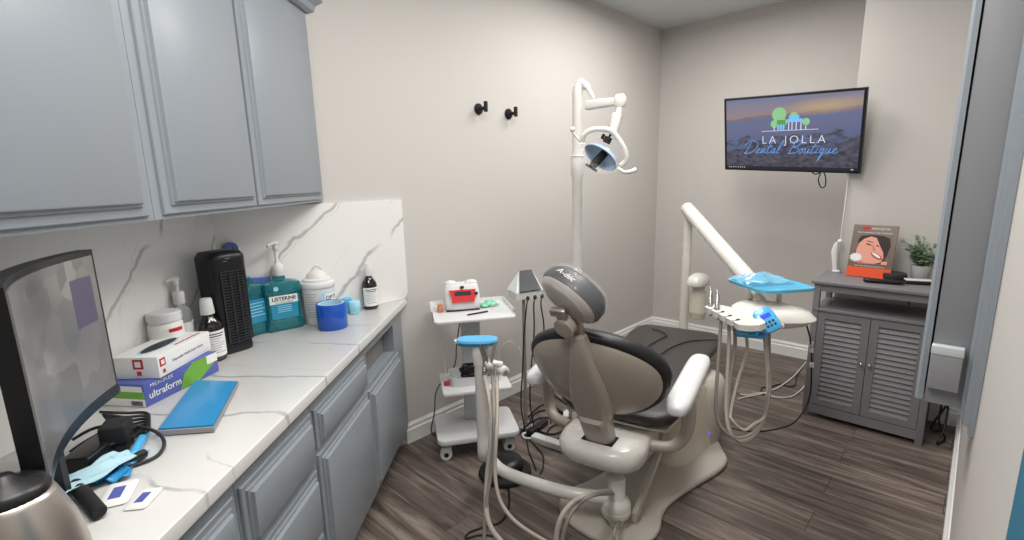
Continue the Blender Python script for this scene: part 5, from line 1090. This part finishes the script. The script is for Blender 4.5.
# lower box: front long side faces out of the wall
W1_, D1, H1 = 0.30, 0.16, 0.075
B1 = CF @ Matrix.Translation((0.545, 0.12, ZC)) @ Matrix.Rotation(math.pi+R(-8), 4, 'Z')
g1 = glove_box(B1, W1_, D1, H1, 'glove_box', 'violet and green printed carton, the lower of the two stacked boxes', 'boxblue')
f1 = B1 @ basis((0, -D1/2-0.0002, H1/2), (1, 0, 0), (0, 0, 1))
flat(f1, [(-0.02, -0.035), (0.06, -0.035), (0.13, 0.0), (0.15, 0.036), (0.04, 0.036), (0.0, 0.01)], 'green', 'printed_swoosh', g1, 0.0)
flat(f1, [(0.10, 0.005), (0.148, 0.005), (0.148, 0.036), (0.10, 0.036)], 'label', 'printed_patch', g1, 0.0007)
text('lettering', 'ultraform', 0.032, f1 @ Matrix.Translation((-0.075, -0.006, 0.0010)), 'label', g1, off=0.0003); text('lettering', 'MICROFLEX', 0.016, f1 @ Matrix.Translation((-0.085, 0.024, 0.0010)), 'label', g1)
f2 = B1 @ basis((-W1_/2-0.0002, 0, H1/2), (0, -1, 0), (0, 0, 1))
flat(f2, [(-0.079, -0.0365), (0.079, -0.0365), (0.079, -0.012), (-0.079, -0.012)], 'label', 'printed_side', g1, 0.0); flat(f2, [(-0.079, -0.012), (0.079, -0.012), (0.079, 0.012), (-0.079, 0.02)], 'green', 'printed_side', g1, 0.0)
flat(f2, [(0.0, 0.012), (0.075, 0.012), (0.075, 0.03), (0.0, 0.03)], 'label', 'printed_side', g1, 0.0007)
for k in range(12): flat(f2, [(0.03+0.0034*k, -0.033), (0.03+0.0034*k+0.0016+0.0006*(k % 2), -0.033), (0.03+0.0034*k+0.0016+0.0006*(k % 2), -0.018), (0.03+0.0034*k, -0.018)], 'ink', 'barcode', g1, 0.0008)
W2_, D2, H2 = 0.27, 0.145, 0.07
B2 = CF @ Matrix.Translation((0.525, 0.122, ZC+H1+0.001)) @ Matrix.Rotation(math.pi+R(2), 4, 'Z')
g2 = glove_box(B2, W2_, D2, H2, 'glove_box', 'white glove carton with red squares, on top of the violet carton', 'label')
f1 = B2 @ basis((0, -D2/2-0.0002, H2/2), (1, 0, 0), (0, 0, 1)); f2 = B2 @ basis((-W2_/2-0.0002, 0, H2/2), (0, -1, 0), (0, 0, 1)); f3 = B2 @ basis((0, 0, H2+0.0002), (1, 0, 0), (0, 1, 0))
def sq(F_, x, y, s, m, nm, par, z=0.0): return flat(F_, [(x-s, y-s), (x+s, y-s), (x+s, y+s), (x-s, y+s)], m, nm, par, z)
sq(f1, -0.115, 0.012, 0.013, 'red', 'printed_square', g2); sq(f1, -0.115, 0.012, 0.007, 'label', 'printed_square', g2, 0.0007); sq(f1, -0.113, -0.018, 0.006, 'red', 'printed_square', g2)
sq(f2, 0.01, 0.012, 0.016, 'red', 'printed_square', g2); sq(f2, 0.01, 0.012, 0.009, 'label', 'printed_square', g2, 0.0007); sq(f2, 0.01, -0.018, 0.007, 'red', 'printed_square', g2)
text('lettering', 'Disposable Nitrile Exam Gloves', 0.0125, f1 @ Matrix.Translation((0.01, 0.0, 0.0005)), 'grayink', g2)
flat(f3, ell(-0.02, 0.0, 0.09, 0.032), 'lblue', 'opening_rim', g2, 0.0); flat(f3, ell(-0.02, 0.0, 0.08, 0.025), 'ink', 'box_opening', g2, 0.0007)
text('lettering', 'Nitrile Exam Gloves', 0.016, f3 @ Matrix.Translation((0.05, -0.05, 0.0008)), 'red', g2)
# blue pad in tray
cn4 = [(0.885, 0.345), (0.865, 0.492), (0.545, 0.375), (0.53, 0.215)]
mx_ = sum(p_[0] for p_ in cn4)/4; my_ = sum(p_[1] for p_ in cn4)/4
tt = thing('instrument_pad', 'flat gray tray filled with a bright blue pad in front of the glove boxes', 'tray', cloc(mx_, my_))
def insq(k_): return [(mx_+(x-mx_)*k_, my_+(y-my_)*k_) for x, y in cn4]
obj('tray', MB(CF).rings([[(x, y, z) for x, y in insq(k_)] for k_, z in ((0.98, ZC), (1.0, ZC+0.003), (1.0, ZC+0.016), (0.965, ZC+0.016), (0.955, ZC+0.012))]), 'sensor', tt)
obj('pad', MB(CF).rings([[(x, y, z) for x, y in insq(k_)] for k_, z in ((0.95, ZC+0.0125), (0.945, ZC+0.019), (0.90, ZC+0.020))]), 'pad', tt)
# monitor
def mon_pt(q, z, off=0.0):    # q 0 = end by the wall, 1 = near end
    p0_ = Vector((0.895, 0.275)); p1_ = Vector((1.36, 0.545)); d = (p1_-p0_); n = Vector((-d.y, d.x)).normalized()
    bow = -0.042*4*q*(1-q); v = p0_+d*q+n*(bow+off); return (v.x, v.y, z)
mo = thing('curved_monitor', 'curved black computer monitor at the left end of the counter', 'monitor', cloc(1.13, 0.42))
z0, z1 = 1.045, 1.43
def mon_slab(q0, q1, za, zb, o0, o1, n=20): return MB(CF).rings([[mon_pt(q0+(q1-q0)*i/n, za, o0), mon_pt(q0+(q1-q0)*i/n, za, o1), mon_pt(q0+(q1-q0)*i/n, zb, o1), mon_pt(q0+(q1-q0)*i/n, zb, o0)] for i in range(n+1)])
obj('back_shell', mon_slab(0.0, 1.0, z0, z1, -0.03, 0.0), 'blk', mo, smooth=40)
m_ = bpy.data.materials.new('monitor_picture'); m_.use_nodes = True; N_ = m_.node_tree.nodes; K_ = m_.node_tree.links; b_ = N_['Principled BSDF']; b_.inputs['Base Color'].default_value = (0.015, 0.015, 0.016, 1); b_.inputs['Roughness'].default_value = 0.3; b_.inputs['Coat Weight'].default_value = 0.4; b_.inputs['Coat Roughness'].default_value = 0.15
tcn = N_.new('ShaderNodeTexCoord'); vz = N_.new('ShaderNodeTexVoronoi'); vz.distance = 'CHEBYCHEV'; vz.inputs['Scale'].default_value = 3.2; K_.new(tcn.outputs['Generated'], vz.inputs['Vector'])
rpn = N_.new('ShaderNodeValToRGB'); rpn.color_ramp.elements[0].color = (*rgb(96, 92, 88), 1); rpn.color_ramp.elements[1].color = (*rgb(142, 136, 130), 1); e_ = rpn.color_ramp.elements.new(0.55); e_.color = (*rgb(112, 109, 106), 1); K_.new(vz.outputs['Color'], rpn.inputs[0])
K_.new(rpn.outputs[0], b_.inputs['Emission Color']); b_.inputs['Emission Strength'].default_value = 0.8
obj('screen', mon_slab(0.022, 0.955, z0+0.03, z1-0.014, -0.001, 0.003), m_, mo, smooth=40)
obj('window_graphic', mon_slab(0.06, 0.22, z0+0.21, z1-0.06, 0.0005, 0.0036, 4), emis('lit_violet_window', (94, 88, 110), 0.8), mo, smooth=40)
b = MB(CF); c1 = mon_pt(0.5, 1.0, -0.035); b.tube([(c1[0], c1[1], 0.93), (c1[0], c1[1], 1.0), (c1[0]-0.0, c1[1], 1.18)], 0.024); obj('stand_neck', b, 'blk', mo)
b = MB(CF); b.tube([(c1[0]+0.14, c1[1]+0.16, 0.923), (c1[0], c1[1]-0.0, 0.925), (c1[0]-0.18, c1[1]+0.05, 0.923)], 0.011, flat=1.0); obj('stand_foot', b, 'blk', mo)
# kettle
ka, kt = 1.425, 0.545; F = cf(ka, kt, look(ka, kt)+R(40)); kz = 0.0
ke = thing('electric_kettle', 'brushed steel kettle with black lid and handle at the bottom left corner', 'kettle', cloc(ka, kt))
obj('body', MB(F).lathe([(0.078, 0.022), (0.085, 0.03), (0.084, 0.08), (0.074, 0.14), (0.058, 0.19), (0.052, 0.20)], n=40), 'steel', ke, smooth=60)
obj('base', MB(F).lathe([(0.085, 0.0), (0.088, 0.006), (0.086, 0.02), (0.07, 0.022)], n=36), 'blk', ke, smooth=50)
obj('lid', MB(F).lathe([(0.053, 0.198), (0.053, 0.206), (0.045, 0.216), (0.02, 0.224), (0.012, 0.235), (0.005, 0.238)], n=32), 'blk', ke, smooth=50)
obj('handle', MB(F).tube([(-0.05, -0.01, 0.213), (-0.08, -0.015, 0.222), (-0.125, -0.02, 0.20), (-0.135, -0.02, 0.14), (-0.115, -0.018, 0.07), (-0.082, -0.012, 0.05)], 0.016, n=14), 'blk', ke, smooth=60)
# clutter in front of the monitor
def cz(px, py, h): v = CF.inverted() @ Z(px, py, h); return (v.x, v.y, h)
b = MB(CF)
random.seed(21)
for k in range(5):
    oy = k*4
    b.tube([cz(100+k*2, 412+oy*0.5, ZC+0.06), cz(125, 413+oy, ZC+0.03+0.006*k), cz(146, 413+oy*0.7, ZC+0.02), cz(148, 421+oy*0.6, ZC+0.012+0.004*k), cz(135, 428+oy*0.5, ZC+0.02), cz(112, 428+oy, ZC+0.03), cz(88, 440+oy, ZC+0.02), cz(70, 452+oy, ZC+0.01)], 0.0042, n=8)
o = obj('cable_bundle', b, 'cord', smooth=60); tag(o, 'bundle of black cables looped on the counter below the monitor', 'cables')
b = MB(CF); b.tube([cz(72, 440, ZC+0.02), cz(95, 428, ZC+0.035), cz(125, 425, ZC+0.04), cz(152, 430, ZC+0.03), cz(164, 441, ZC+0.012), cz(158, 455, ZC+0.005), cz(135, 465, ZC+0.005), cz(100, 472, ZC+0.006), cz(80, 474, ZC+0.006)], 0.0045, n=8)
o = obj('cable_loop', b, 'puck', smooth=60); tag(o, 'single thick gray cable curving over the blue items on the counter', 'cable')
v = cz(120, 448, ZC); F = cf(v[0], v[1], R(25)); o = obj('plug_adapter', MB(F).box(-0.033, 0.033, -0.03, 0.03, 0.022, 0.075, 0.008).box(-0.028, 0.028, -0.026, 0.026, 0.0, 0.024, 0.004), 'blkm'); tag(o, 'black square plug adapter among the cables under the monitor', 'adapter')
v = cz(92, 462, ZC); F = cf(v[0], v[1], R(10)); o = obj('power_brick', MB(F).box(-0.075, 0.055, -0.033, 0.033, 0.0, 0.04, 0.006).box(-0.077, -0.0755, -0.01, 0.01, 0.01, 0.03), 'blk'); tag(o, 'flat black power brick lying next to the blue wrap', 'power brick')
def crump(F, lx_, ly_, amp, m, name, label, cat, seed, n=16, solid=0.0008):
    random.seed(seed); ph = [random.uniform(0, 6.28) for _ in range(4)]
    def fn_(u, v):
        z = 0.003+amp*(0.5+0.5*math.sin(u*9+ph[0]+v*5))*math.sin(math.pi*min(max(u, 0.02), 0.98))*math.sin(math.pi*min(max(v, 0.02), 0.98))+amp*0.25*(1+math.sin(v*17+ph[1]+u*11))
        return (-lx_/2+lx_*u+0.006*math.sin(v*8+ph[2]), -ly_/2+ly_*v+0.006*math.sin(u*7+ph[3]), z)
    o = obj(name, MB(F).grid(fn_, n, n), m, smooth=25, solid=solid); tag(o, label, cat); return o
v = cz(115, 470, ZC); crump(cf(v[0], v[1], R(20)), 0.13, 0.09, 0.02, 'pad', 'plastic_wrap', 'crumpled bright blue wrap on the counter under the monitor', 'wrap', 4)
v1 = cz(146, 432, ZC+0.012); v2 = cz(132, 456, ZC+0.012); o = obj('blue_syringe', MB(CF).cyl(v1, v2, 0.011, 16).cyl(v2, tuple(Vector(v2)+(Vector(v2)-Vector(v1))*0.12), 0.014, 16, r2=0.008), 'sky'); tag(o, 'bright blue tube lying against the thick gray cable', 'tube')
v = cz(96, 482, ZC); crump(cf(v[0], v[1], R(-12), ZC+0.022), 0.16, 0.075, 0.012, 'lblue', 'face_mask', 'pale blue face mask lying beside the kettle', 'mask', 8, solid=0.002)
def packet(px, py, rz, w_, d_, label):
    v = cz(px, py, ZC+0.001); F = cf(v[0], v[1], rz, ZC+0.0015); t = thing('foil_packet', label, 'packet', tuple(F @ Vector((0, 0, 0))), 0, 'white packets beside the kettle')
    obj('pouch', MB(F).rings([rim(0, 0, 0.0, w_/2, d_/2, e=9), rim(0, 0, 0.001, w_/2*1.0, d_/2, e=9), rim(0, 0, 0.006, w_/2*0.8, d_/2*0.75, e=5), rim(0, 0, 0.0065, w_/2*0.4, d_/2*0.4, e=4)]), 'label', t, smooth=40)
    obj('printed_panel', MB(F).box(-w_*0.28, w_*0.18, -d_*0.2, d_*0.18, 0.0062, 0.0072), 'boxblue', t)
    return t
packet(118, 494, R(205), 0.10, 0.06, 'white packet with a blue printed panel near the black tube'); packet(144, 499, R(190), 0.075, 0.045, 'smaller white packet to the right of the packet with the big blue panel')
v1 = cz(82, 492, ZC+0.016); v2 = cz(99, 512, ZC+0.016); v0 = tuple(Vector(v1)+(Vector(v1)-Vector(v2))*0.6); o = obj('marker_pen', MB(CF).cyl(v0, v2, 0.0145, 20).cyl(tuple(Vector(v2)), tuple(Vector(v2)+(Vector(v2)-Vector(v0))*0.02), 0.012, 20), 'blkm'); tag(o, 'black cylindrical tube sticking out beside the kettle', 'tube')
